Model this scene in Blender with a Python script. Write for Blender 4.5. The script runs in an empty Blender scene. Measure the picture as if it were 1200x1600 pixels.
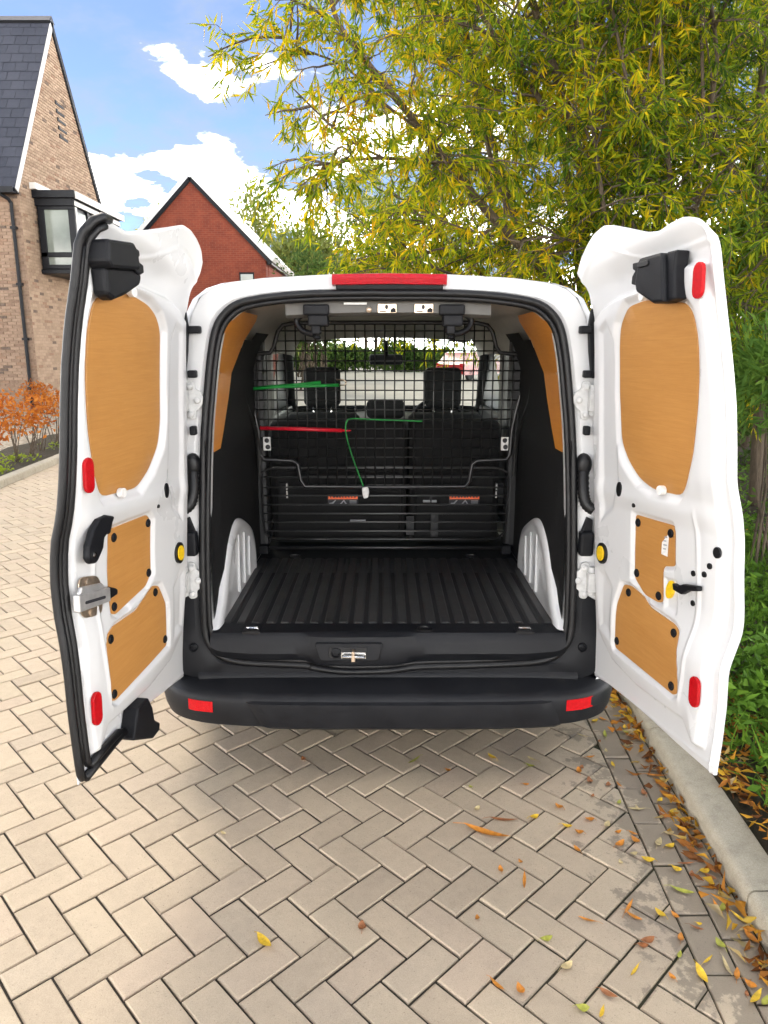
import bpy, bmesh, math, random
import numpy as np
from mathutils import Vector, Matrix

random.seed(7)
RNG = np.random.default_rng(7)
R = math.radians
SC = bpy.context.scene
COL = SC.collection

# ------------------------------------------------------------------ camera
cam_d = bpy.data.cameras.new("camera")
cam = bpy.data.objects.new("camera", cam_d)
COL.objects.link(cam)
cam.location = (-0.015, -2.5, 1.59)
cam.rotation_euler = (R(90 - 12.7), 0, 0)
cam_d.sensor_fit = 'VERTICAL'
cam_d.sensor_height = 36.0
cam_d.lens = 1130.0 / 1600.0 * 36.0
cam_d.clip_start = 0.05
cam_d.clip_end = 2000
SC.camera = cam

# ------------------------------------------------------------------ sky, sun, exposure
SUN_EL, SUN_AZ = 47.0, -30.0          # azimuth from +Y towards +X
SUN_STRENGTH, SUN_ANGLE = 0.5, 26.0
SKY_STRENGTH = 0.05
CLOUD = 3.9
world = bpy.data.worlds.new("World")
SC.world = world
world.use_nodes = True
wn, wl = world.node_tree.nodes, world.node_tree.links
wn.clear()
w_out = wn.new('ShaderNodeOutputWorld')
w_bg = wn.new('ShaderNodeBackground')
w_bg.inputs['Strength'].default_value = SKY_STRENGTH
w_sky = wn.new('ShaderNodeTexSky')
w_sky.sky_type = 'NISHITA'
w_sky.sun_disc = False
w_sky.sun_elevation = R(SUN_EL)
w_sky.sun_rotation = R(SUN_AZ)
w_sky.air_density = 0.45
w_sky.dust_density = 0.1
w_sky.ozone_density = 2.2
w_tc = wn.new('ShaderNodeTexCoord')
w_sep = wn.new('ShaderNodeSeparateXYZ')
wl.new(w_tc.outputs['Generated'], w_sep.inputs[0])


def wmath(op, a, b=None, clamp=False):
    n = wn.new('ShaderNodeMath')
    n.operation = op
    n.use_clamp = clamp
    for i, v in enumerate((a, b)):
        if v is None:
            continue
        if isinstance(v, (int, float)):
            n.inputs[i].default_value = v
        else:
            wl.new(v, n.inputs[i])
    return n.outputs[0]


zz = wmath('ADD', wmath('MAXIMUM', w_sep.outputs['Z'], 0.0), 0.22)
cx = wmath('DIVIDE', w_sep.outputs['X'], zz)
cy = wmath('DIVIDE', w_sep.outputs['Y'], zz)
w_comb = wn.new('ShaderNodeCombineXYZ')
wl.new(wmath('ADD', cx, 1.3), w_comb.inputs[0])
wl.new(wmath('ADD', cy, 2.0), w_comb.inputs[1])
w_noise = wn.new('ShaderNodeTexNoise')
w_noise.inputs['Scale'].default_value = 2.7
w_noise.inputs['Detail'].default_value = 7.0
w_noise.inputs['Roughness'].default_value = 0.56
w_noise.inputs['Distortion'].default_value = 0.15
wl.new(w_comb.outputs[0], w_noise.inputs['Vector'])
haze = wmath('MULTIPLY', wmath('SUBTRACT', 0.36, w_sep.outputs['Z']), 0.55)
dens = wmath('ADD', w_noise.outputs['Fac'], wmath('MAXIMUM', haze, 0.01))
w_ramp = wn.new('ShaderNodeValToRGB')
w_ramp.color_ramp.elements[0].position = 0.41
w_ramp.color_ramp.elements[1].position = 0.66
w_ramp.color_ramp.interpolation = 'EASE'
wl.new(dens, w_ramp.inputs[0])
w_mix = wn.new('ShaderNodeMix')
w_mix.data_type = 'RGBA'
wl.new(w_ramp.outputs['Color'], w_mix.inputs['Factor'])
wl.new(w_sky.outputs['Color'], w_mix.inputs['A'])
w_cc = wn.new('ShaderNodeValToRGB')
w_cc.color_ramp.elements[0].position = 0.56
w_cc.color_ramp.elements[0].color = (.115 / SKY_STRENGTH, .135 / SKY_STRENGTH, .165 / SKY_STRENGTH, 1)
w_cc.color_ramp.elements[1].position = 0.76
w_cc.color_ramp.elements[1].color = (CLOUD / SKY_STRENGTH, CLOUD * .965 / SKY_STRENGTH, CLOUD * .91 / SKY_STRENGTH, 1)
wl.new(dens, w_cc.inputs[0])
wl.new(w_cc.outputs['Color'], w_mix.inputs['B'])
wl.new(w_mix.outputs['Result'], w_bg.inputs['Color'])
wl.new(w_bg.outputs[0], w_out.inputs['Surface'])

sun_d = bpy.data.lights.new("sun", 'SUN')
sun_d.energy = SUN_STRENGTH
sun_d.angle = R(SUN_ANGLE)
sun_d.color = (1.0, 0.90, 0.76)
sun = bpy.data.objects.new("sun", sun_d)
COL.objects.link(sun)
_sd = Vector((math.sin(R(SUN_AZ)) * math.cos(R(SUN_EL)), math.cos(R(SUN_AZ)) * math.cos(R(SUN_EL)), math.sin(R(SUN_EL))))
sun.rotation_euler = _sd.to_track_quat('Z', 'Y').to_euler()
sun.location = _sd * 50

SC.view_settings.view_transform = 'Standard'
SC.view_settings.look = 'None'
SC.view_settings.exposure = 2.36
SC.view_settings.gamma = 1.0
SC.view_settings.use_curve_mapping = False
SC.render.engine = 'CYCLES'
SC.cycles.use_denoising = True
SC.cycles.use_adaptive_sampling = True
SC.cycles.adaptive_threshold = 0.025
SC.cycles.max_bounces = 6
SC.cycles.diffuse_bounces = 3
SC.cycles.glossy_bounces = 3
SC.cycles.transmission_bounces = 4
SC.cycles.transparent_max_bounces = 8
SC.cycles.caustics_reflective = False
SC.cycles.caustics_refractive = False


# ------------------------------------------------------------------ helpers: materials
class NT:
    def __init__(s, name):
        s.m = bpy.data.materials.new(name)
        s.m.use_nodes = True
        s.n, s.l = s.m.node_tree.nodes, s.m.node_tree.links
        s.b = s.n['Principled BSDF']

    def new(s, t, **kw):
        n = s.n.new(t)
        for k, v in kw.items():
            setattr(n, k, v)
        return n

    def set(s, **kw):
        for k, v in kw.items():
            k = k.replace('_', ' ')
            s.b.inputs[k].default_value = v

    def math(s, op, a, b=None, clamp=False):
        n = s.new('ShaderNodeMath', operation=op, use_clamp=clamp)
        for i, v in enumerate((a, b)):
            if v is None:
                continue
            if isinstance(v, (int, float)):
                n.inputs[i].default_value = v
            else:
                s.l.new(v, n.inputs[i])
        return n.outputs[0]

    def coords(s, scale=(1, 1, 1), rot=(0, 0, 0), kind='Object'):
        tc = s.new('ShaderNodeTexCoord')
        mp = s.new('ShaderNodeMapping')
        mp.inputs['Scale'].default_value = scale
        mp.inputs['Rotation'].default_value = rot
        s.l.new(tc.outputs[kind], mp.inputs[0])
        return mp.outputs[0]

    def pos(s):
        return s.new('ShaderNodeNewGeometry').outputs['Position']

    def noise(s, vec, scale, detail=4, rough=.55, dist=0):
        n = s.new('ShaderNodeTexNoise')
        n.inputs['Scale'].default_value = scale
        n.inputs['Detail'].default_value = detail
        n.inputs['Roughness'].default_value = rough
        n.inputs['Distortion'].default_value = dist
        if vec is not None:
            s.l.new(vec, n.inputs['Vector'])
        return n.outputs['Fac']

    def ramp(s, fac, stops, interp='LINEAR'):
        r = s.new('ShaderNodeValToRGB')
        e = r.color_ramp.elements
        while len(e) < len(stops):
            e.new(.5)
        for el, (p, c) in zip(e, stops):
            el.position = p
            el.color = (*c, 1) if len(c) == 3 else c
        r.color_ramp.interpolation = interp
        s.l.new(fac, r.inputs[0])
        return r.outputs['Color']

    def mix(s, fac, a, b, blend='MIX'):
        m = s.new('ShaderNodeMix', data_type='RGBA', blend_type=blend)
        for k, v in (('Factor', fac), ('A', a), ('B', b)):
            if isinstance(v, (int, float)):
                m.inputs[k].default_value = v
            elif isinstance(v, tuple):
                m.inputs[k].default_value = (*v, 1)
            else:
                s.l.new(v, m.inputs[k])
        return m.outputs['Result']

    def color(s, c):
        s.l.new(c, s.b.inputs['Base Color'])

    def rough(s, c):
        s.l.new(c, s.b.inputs['Roughness'])

    def bump(s, h, strength=.3, dist=.01):
        b = s.new('ShaderNodeBump')
        b.inputs['Strength'].default_value = strength
        b.inputs['Distance'].default_value = dist
        s.l.new(h, b.inputs['Height'])
        s.l.new(b.outputs[0], s.b.inputs['Normal'])


M = {}


def simple(name, col, rough=.5, metal=0., var=.12, scale=8., bump=0., bscale=60., spec=.5, coat=0.):
    t = NT(name)
    n = t.noise(t.pos(), scale, 5)
    d = tuple(max(0, c * (1 - var)) for c in col)
    u = tuple(min(1, c * (1 + var)) for c in col)
    t.color(t.ramp(n, [(.3, d), (.7, u)]))
    t.set(Roughness=rough, Metallic=metal)
    t.b.inputs['Specular IOR Level'].default_value = spec
    if coat:
        t.b.inputs['Coat Weight'].default_value = coat
        t.b.inputs['Coat Roughness'].default_value = .06
    if bump:
        t.bump(t.noise(t.pos(), bscale, 4), bump, .004)
    M[name] = t.m
    return t


# van
t = NT('white_paint')
n1 = t.noise(t.pos(), 5, 4)
n2 = t.noise(t.pos(), 38, 6, .7)
c = t.ramp(n1, [(.3, (.665, .668, .67)), (.7, (.695, .695, .695))])
c = t.mix(t.math('MULTIPLY', t.ramp(n2, [(.70, (0, 0, 0)), (.80, (1, 1, 1))]), .10), c, (.55, .52, .47))
t.color(c)
t.rough(t.ramp(n1, [(.3, (.26,) * 3), (.7, (.34,) * 3)]))
t.set(Coat_Weight=.5, Coat_Roughness=.08)
M['white_paint'] = t.m
simple('hinge_paint', (.56, .56, .55), .4, var=.12, scale=60)
simple('black_plastic', (.0065, .007, .009), .5, var=.3, scale=20, bump=.15, bscale=600, spec=.22)
t = NT('bumper_plastic')
n2 = t.noise(t.pos(), 9, 5, .65)
n3 = t.noise(t.pos(), 260, 3, .6)
c = t.ramp(n2, [(.35, (.0065, .0072, .0095)), (.62, (.011, .0118, .0145)), (.85, (.024, .0235, .023))])
c = t.mix(t.math('MULTIPLY', t.ramp(n3, [(.66, (0,) * 3), (.76, (1,) * 3)]), .25), c, (.07, .067, .063))
scr = t.noise(t.coords((2.5, 70, 70), (0, 0, R(12))), 3, 4, .75)
scm = t.noise(t.pos(), 3.5, 3, .6)
c = t.mix(t.math('MULTIPLY', t.math('MULTIPLY', t.ramp(scr, [(.66, (0,) * 3), (.71, (1,) * 3)]), t.ramp(scm, [(.45, (0,) * 3), (.65, (1,) * 3)])), .55), c, (.085, .082, .078))
t.color(c)
t.rough(t.ramp(n2, [(.3, (.42,) * 3), (.7, (.6,) * 3)]))
t.bump(t.noise(t.pos(), 700, 2), .18, .002)
t.b.inputs['Specular IOR Level'].default_value = .25
M['bumper_plastic'] = t.m
simple('rubber', (.005, .005, .006), .45, var=.35, scale=30, spec=.4)
t = NT('floor_rubber')
n2 = t.noise(t.pos(), 7, 6, .7)
n3 = t.noise(t.pos(), 150, 3, .7)
c = t.ramp(n2, [(.3, (.024, .024, .025)), (.6, (.044, .044, .044)), (.85, (.09, .085, .078))])
c = t.mix(t.math('MULTIPLY', t.ramp(n3, [(.66, (0,) * 3), (.78, (1,) * 3)]), .35), c, (.15, .14, .12))
scr = t.noise(t.coords((60, 2.5, 60), (0, 0, R(7))), 3, 4, .75)
c = t.mix(t.math('MULTIPLY', t.ramp(scr, [(.67, (0,) * 3), (.72, (1,) * 3)]), .45), c, (.075, .072, .066))
t.color(c)
t.rough(t.ramp(n2, [(.3, (.30,) * 3), (.75, (.52,) * 3)]))
M['floor_rubber'] = t.m
t = NT('side_carpet')
n3 = t.noise(t.pos(), 220, 3, .7)
t.color(t.ramp(n3, [(.35, (.008, .008, .0085)), (.7, (.020, .020, .0205))]))
t.set(Roughness=.85)
t.bump(n3, .4, .004)
t.b.inputs['Specular IOR Level'].default_value = .15
M['side_carpet'] = t.m
simple('dark_trim', (.016, .0165, .018), .6, var=.2)
simple('grey_trim', (.13, .125, .115), .6, var=.08)
simple('headliner', (.60, .585, .55), .8, var=.05, bump=.2, bscale=300)
simple('seat_fabric', (.0032, .0032, .0036), .9, var=.3, scale=80, bump=.3, bscale=500)
simple('steel', (.62, .61, .59), .22, 1., var=.15, scale=60)
simple('zinc_plate', (.56, .44, .33), .32, .85, var=.3, scale=45)
simple('wire_black', (.030, .030, .030), .32, .4, var=.2)
simple('bar_grey', (.10, .10, .10), .3, .5, var=.2)
simple('cage_tube', (.035, .035, .036), .28, .4, var=.2)
simple('brushed', (.62, .61, .60), .42, .75, var=.12, scale=40)
simple('chrome', (.85, .85, .85), .12, 1., var=.03)
for nm, colr, r_ in (('red_reflector', (.46, .004, .008), .2), ('brake_red', (.40, .003, .012), .12), ('yellow_plastic', (.85, .55, .015), .35),
                     ('orange_sticker', (.85, .13, .025), .5), ('white_sticker', (.78, .77, .75), .55), ('grey_print', (.33, .34, .36), .5),
                     ('green_strap', (.012, .28, .045), .5), ('red_tube', (.62, .012, .03), .35), ('ink', (.02, .02, .025), .6)):
    simple(nm, colr, r_, var=.12, scale=90, bump=.6 if 'red_r' in nm or 'brake' in nm else 0, bscale=260)
M['red_reflector'].node_tree.nodes['Principled BSDF'].inputs['Specular IOR Level'].default_value = .2
M['brake_red'].node_tree.nodes['Principled BSDF'].inputs['Specular IOR Level'].default_value = .3


def ply_mat(name, dark, light, ang):
    t = NT(name)
    v = t.coords((3.2, 3.2, 46), (R(ang), 0, 0))
    g = t.noise(v, 2.2, 6, .62, .5)
    g2 = t.noise(t.coords((5, 5, 230), (R(ang), 0, 0)), 2.0, 5, .7)
    c = t.ramp(t.math('ADD', t.math('MULTIPLY', g, .5), t.math('MULTIPLY', g2, .5)), [(.30, dark), (.52, tuple((a + b) / 2 for a, b in zip(dark, light))), (.72, light)])
    sp = t.noise(t.pos(), 60, 2)
    c = t.mix(t.math('MULTIPLY', t.ramp(sp, [(.70, (0,) * 3), (.8, (1,) * 3)]), .22), c, (.30, .15, .05))
    sc_ = t.noise(t.coords((26, 26, 3), (R(35), 0, 0)), 3, 4, .8)
    c = t.mix(t.math('MULTIPLY', t.ramp(sc_, [(.69, (0,) * 3), (.74, (1,) * 3)]), .30), c, tuple(min(1, x * 1.25 + .05) for x in light))
    big_ = t.noise(t.pos(), 4, 4, .6)
    c = t.mix(t.math('MULTIPLY', t.ramp(big_, [(.5, (0,) * 3), (.75, (1,) * 3)]), .30), c, tuple(x * .8 for x in dark))
    t.color(c)
    t.set(Roughness=.48)
    t.bump(g2, .10, .002)
    M[name] = t.m


ply_mat('plywood', (.43, .190, .044), (.55, .275, .078), 4)
ply_mat('plywood_lining', (.56, .20, .018), (.68, .27, .032), 12)
t = NT('glass')
t.n.remove(t.b)
tr = t.new('ShaderNodeBsdfTransparent')
tr.inputs[0].default_value = (.86, .93, .90, 1)
gl = t.new('ShaderNodeBsdfGlossy')
gl.inputs['Roughness'].default_value = .02
fr = t.new('ShaderNodeFresnel')
fr.inputs[0].default_value = 1.45
ms = t.new('ShaderNodeMixShader')
t.l.new(fr.outputs[0], ms.inputs[0])
t.l.new(tr.outputs[0], ms.inputs[1])
t.l.new(gl.outputs[0], ms.inputs[2])
t.l.new(ms.outputs[0], t.n['Material Output'].inputs['Surface'])
M['glass'] = t.m
simple('house_pane', (.22, .25, .22), .08, var=.35, scale=.8)
simple('dark_pane', (.03, .035, .04), .06, var=.2)


# ground
def paver_mat(name, per_object):
    t = NT(name)
    g = t.new('ShaderNodeNewGeometry')
    if per_object:
        rnd = t.new('ShaderNodeObjectInfo').outputs['Random']
    else:
        rnd = g.outputs['Random Per Island']
    p = g.outputs['Position']
    base = t.ramp(rnd, [(0, (.43, .345, .255)), (.18, (.53, .42, .305)), (.38, (.58, .465, .335)), (.55, (.63, .51, .365)), (.72, (.56, .425, .325)), (.88, (.49, .405, .31)), (1, (.60, .49, .345))])
    fine = t.noise(p, 420, 3, .7)
    mid = t.noise(p, 26, 5, .65)
    big = t.noise(p, 2.2, 4, .6)
    c = t.mix(.42, base, t.ramp(fine, [(.32, (.20, .155, .105)), (.5, (.48, .39, .28)), (.7, (.70, .60, .46))]))
    c = t.mix(.22, c, t.ramp(mid, [(.3, (.28, .22, .15)), (.7, (.60, .48, .345))]))
    c = t.mix(.18, c, t.ramp(big, [(.35, (.34, .27, .185)), (.65, (.58, .46, .31))]))
    # dark specks of grit
    speck = t.noise(p, 210, 2, .5)
    c = t.mix(t.math('MULTIPLY', t.ramp(speck, [(.66, (0,) * 3), (.74, (1,) * 3)]), .6), c, (.13, .10, .075))
    # damp and moss by the kerb edge courses
    sp = t.new('ShaderNodeSeparateXYZ')
    t.l.new(p, sp.inputs[0])
    kx = t.math('SUBTRACT', sp.outputs['X'], t.math('MULTIPLY', sp.outputs['Y'], .049))
    dn = t.noise(p, 9, 5, .7)
    edge = t.math('MULTIPLY', t.math('SUBTRACT', kx, .66), 1.6)
    wet = t.math('ADD', dn, t.math('MULTIPLY', t.math('MINIMUM', t.math('MAXIMUM', edge, -.4), .45), .55))
    wetf = t.ramp(wet, [(.60, (0,) * 3), (.645, (1,) * 3)])
    c = t.mix(t.math('MULTIPLY', wetf, .55), c, (.15, .125, .095))
    t.color(c)
    t.rough(t.ramp(wetf, [(0, (.88,) * 3), (1, (.62,) * 3)]))
    t.bump(t.math('ADD', t.math('MULTIPLY', fine, .5), t.math('MULTIPLY', mid, .5)), .35, .004)
    M[name] = t.m


paver_mat('paver_single', True)
paver_mat('paver_mass', False)
t = NT('joint_sand')
n1 = t.noise(t.pos(), 60, 6, .7)
n2 = t.noise(t.pos(), 5, 4)
sp = t.new('ShaderNodeSeparateXYZ')
t.l.new(t.pos(), sp.inputs[0])
moss = t.math('MULTIPLY', t.math('ADD', t.math('MULTIPLY', sp.outputs['X'], .55), t.math('SUBTRACT', n1, .45)), .8, True)
c = t.ramp(n1, [(.3, (.014, .011, .008)), (.7, (.055, .044, .032))])
t.color(t.mix(moss, c, (.05, .055, .016)))
t.set(Roughness=.95)
t.bump(n1, .6, .01)
M['joint_sand'] = t.m
t = NT('ground_far')
n1 = t.noise(t.pos(), .6, 6, .6)
n2 = t.noise(t.pos(), 40, 4, .6)
c = t.ramp(n1, [(.3, (.33, .285, .235)), (.7, (.42, .365, .30))])
t.color(t.mix(.25, c, t.ramp(n2, [(.3, (.2, .18, .15)), (.7, (.5, .44, .37))])))
t.set(Roughness=.9)
M['ground_far'] = t.m
t = NT('kerb_concrete')
n1 = t.noise(t.pos(), 14, 6, .7)
n2 = t.noise(t.pos(), 300, 3, .7)
c = t.ramp(n1, [(.28, (.29, .245, .17)), (.5, (.43, .375, .27)), (.75, (.50, .44, .33))])
c = t.mix(.3, c, t.ramp(n2, [(.35, (.2, .18, .15)), (.65, (.6, .56, .5))]))
t.color(c)
t.set(Roughness=.9)
t.bump(n2, .35, .004)
M['kerb_concrete'] = t.m
t = NT('soil')
n1 = t.noise(t.pos(), 22, 7, .75)
n2 = t.noise(t.pos(), 3, 4)
c = t.ramp(n1, [(.3, (.03, .021, .014)), (.55, (.08, .056, .036)), (.8, (.17, .12, .075))])
t.color(t.mix(.4, c, t.ramp(n2, [(.4, (.03, .04, .012)), (.7, (.08, .055, .03))])))
t.set(Roughness=.95)
t.bump(n1, 1., .05)
M['soil'] = t.m
t = NT('gravel')
n1 = t.new('ShaderNodeTexVoronoi')
n1.inputs['Scale'].default_value = 30
t.l.new(t.pos(), n1.inputs['Vector'])
c = t.ramp(n1.outputs['Color'], [(.2, (.24, .19, .13)), (.8, (.52, .44, .33))])
t.color(c)
t.set(Roughness=.9)
t.bump(n1.outputs['Distance'], .8, .03)
M['gravel'] = t.m


def leaf_mat(name, stops, transl=.45, nscale=1.3, rough=.65, mixn=.45):
    t = NT(name)
    g = t.new('ShaderNodeNewGeometry')
    n1 = t.noise(g.outputs['Position'], nscale, 3, .55)
    n1c = t.math('MULTIPLY', t.math('SUBTRACT', n1, .27), 2.1, True)
    f = t.math('ADD', t.math('MULTIPLY', g.outputs['Random Per Island'], 1 - mixn), t.math('MULTIPLY', n1c, mixn))
    c = t.ramp(f, stops)
    t.color(c)
    t.set(Roughness=rough)
    t.b.inputs['Specular IOR Level'].default_value = .12
    if transl:
        tl = t.new('ShaderNodeBsdfTranslucent')
        t.l.new(c, tl.inputs[0])
        m2 = t.new('ShaderNodeMixShader')
        m2.inputs[0].default_value = transl
        t.l.new(t.b.outputs[0], m2.inputs[1])
        t.l.new(tl.outputs[0], m2.inputs[2])
        t.l.new(m2.outputs[0], t.n['Material Output'].inputs['Surface'])
    M[name] = t.m


leaf_mat('willow_leaf', [(0, (.030, .070, .010)), (.25, (.075, .145, .012)), (.45, (.24, .32, .014)), (.62, (.50, .48, .014)), (.80, (.74, .50, .012)), (.95, (.70, .29, .012))], .6)
leaf_mat('willow_leaf_dark', [(0, (.026, .060, .012)), (.33, (.07, .135, .016)), (.58, (.21, .29, .018)), (.76, (.42, .42, .018)), (.90, (.66, .45, .014)), (1, (.62, .25, .014))], .6)
leaf_mat('far_leaf_hazed', [(0, (.12, .17, .05)), (.5, (.22, .26, .07)), (.85, (.36, .35, .09)), (1, (.42, .3, .1))], .5, .5)  # leaf colours lightened, distance haze is mixed into them
leaf_mat('bush_leaf', [(0, (.035, .075, .02)), (.5, (.075, .13, .03)), (1, (.15, .2, .04))], .35, .8)
leaf_mat('shrub_leaf', [(0, (.055, .12, .022)), (.5, (.11, .21, .035)), (.9, (.21, .32, .05)), (1, (.42, .42, .03))], .5, 3)
leaf_mat('cover_leaf', [(0, (.045, .105, .014)), (.45, (.11, .22, .026)), (.85, (.21, .36, .04)), (1, (.38, .46, .05))], .35, 3)
leaf_mat('hedge_leaf', [(0, (.22, .055, .015)), (.4, (.42, .12, .02)), (.75, (.58, .21, .03)), (1, (.5, .3, .12))], .45, 3)
leaf_mat('lime_leaf', [(0, (.18, .25, .02)), (1, (.36, .44, .04))], .35, 5)
leaf_mat('litter', [(0, (.09, .035, .015)), (.22, (.22, .085, .025)), (.45, (.40, .16, .03)), (.64, (.55, .26, .03)), (.8, (.62, .40, .04)), (.92, (.40, .31, .18)), (1, (.28, .33, .04))], .2, 6, .6, .15)
for nm, colr in (('leaf_orange', (.58, .22, .025)), ('leaf_yellow', (.72, .46, .03)), ('leaf_brown', (.34, .13, .045)), ('leaf_pale', (.56, .44, .22)), ('leaf_green', (.40, .40, .06))):
    simple(nm, colr, .6, var=.3, scale=70)
t = NT('bark')
n1 = t.noise(t.coords((14, 14, 3)), 3, 6, .7)
t.color(t.ramp(n1, [(.3, (.055, .038, .025)), (.6, (.12, .088, .058)), (.8, (.20, .155, .105))]))
t.set(Roughness=.9)
t.bump(n1, .8, .02)
M['bark'] = t.m


def brick_mat(name, stops, per_object, mort=None):
    t = NT(name)
    g = t.new('ShaderNodeNewGeometry')
    rnd = t.new('ShaderNodeObjectInfo').outputs['Random'] if per_object else g.outputs['Random Per Island']
    c = t.ramp(rnd, stops, 'CONSTANT')
    n1 = t.noise(g.outputs['Position'], 16, 5, .7)
    c = t.mix(.28, c, t.ramp(n1, [(.3, (.14, .09, .06)), (.7, (.52, .37, .27))]))
    t.color(c)
    t.set(Roughness=.9)
    t.bump(n1, .3, .01)
    M[name] = t.m


BR = [(0, (.235, .16, .112)), (.2, (.28, .19, .135)), (.4, (.20, .13, .092)), (.56, (.30, .21, .15)), (.76, (.17, .105, .072)), (.86, (.24, .145, .095)), (.945, (.05, .038, .034))]
BG = [(0, (.36, .255, .17)), (.3, (.42, .30, .205)), (.55, (.31, .21, .14)), (.75, (.45, .325, .225)), (.92, (.28, .16, .10)), (.975, (.08, .055, .045))]
brick_mat('gable_brick', BG, False)
brick_mat('brown_brick', BR, False)
brick_mat('brown_brick_single', BR, True)
simple('mortar', (.30, .215, .145), .95, var=.15, scale=20, bump=.3, bscale=80)
t = NT('red_brickwork')
bt = t.new('ShaderNodeTexBrick')
t.l.new(t.coords((1, 1, 1), (R(90), 0, 0), 'Object'), bt.inputs['Vector'])
bt.inputs['Scale'].default_value = 1.0
bt.inputs['Brick Width'].default_value = .225
bt.inputs['Row Height'].default_value = .075
bt.inputs['Mortar Size'].default_value = .008
bt.inputs['Color1'].default_value = (.24, .044, .018, 1)
bt.inputs['Color2'].default_value = (.17, .028, .013, 1)
bt.inputs['Mortar'].default_value = (.24, .095, .06, 1)
n1 = t.noise(t.pos(), 2.2, 5, .7)
t.color(t.mix(.45, bt.outputs['Color'], t.ramp(n1, [(.3, (.10, .017, .009)), (.7, (.28, .068, .032))])))
t.set(Roughness=.9)
t.bump(bt.outputs['Fac'], -.4, .01)
M['red_brickwork'] = t.m
t = NT('slate')
g = t.new('ShaderNodeNewGeometry')
rnd = t.new('ShaderNodeObjectInfo').outputs['Random']
c = t.ramp(rnd, [(0, (.020, .023, .036)), (.5, (.027, .030, .045)), (1, (.036, .039, .055))])
n1 = t.noise(t.pos(), 12, 5, .6)
t.color(t.mix(.25, c, t.ramp(n1, [(.3, (.015, .017, .025)), (.7, (.05, .053, .07))])))
t.set(Roughness=.6)
M['slate'] = t.m
simple('slate_glare', (.80, .80, .79), .35, var=.06, scale=3)  # roof slate whitened, the sky's glare is put into its base colour
simple('frame_grey', (.009, .010, .013), .45, var=.15, spec=.2)
simple('pale_metal', (.56, .55, .53), .4, var=.06)
simple('white_trim', (.7, .69, .66), .6, var=.05)
simple('car_red', (.30, .02, .02), .3, var=.08, coat=.6)
simple('tyre', (.014, .014, .014), .8, var=.2)


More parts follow.
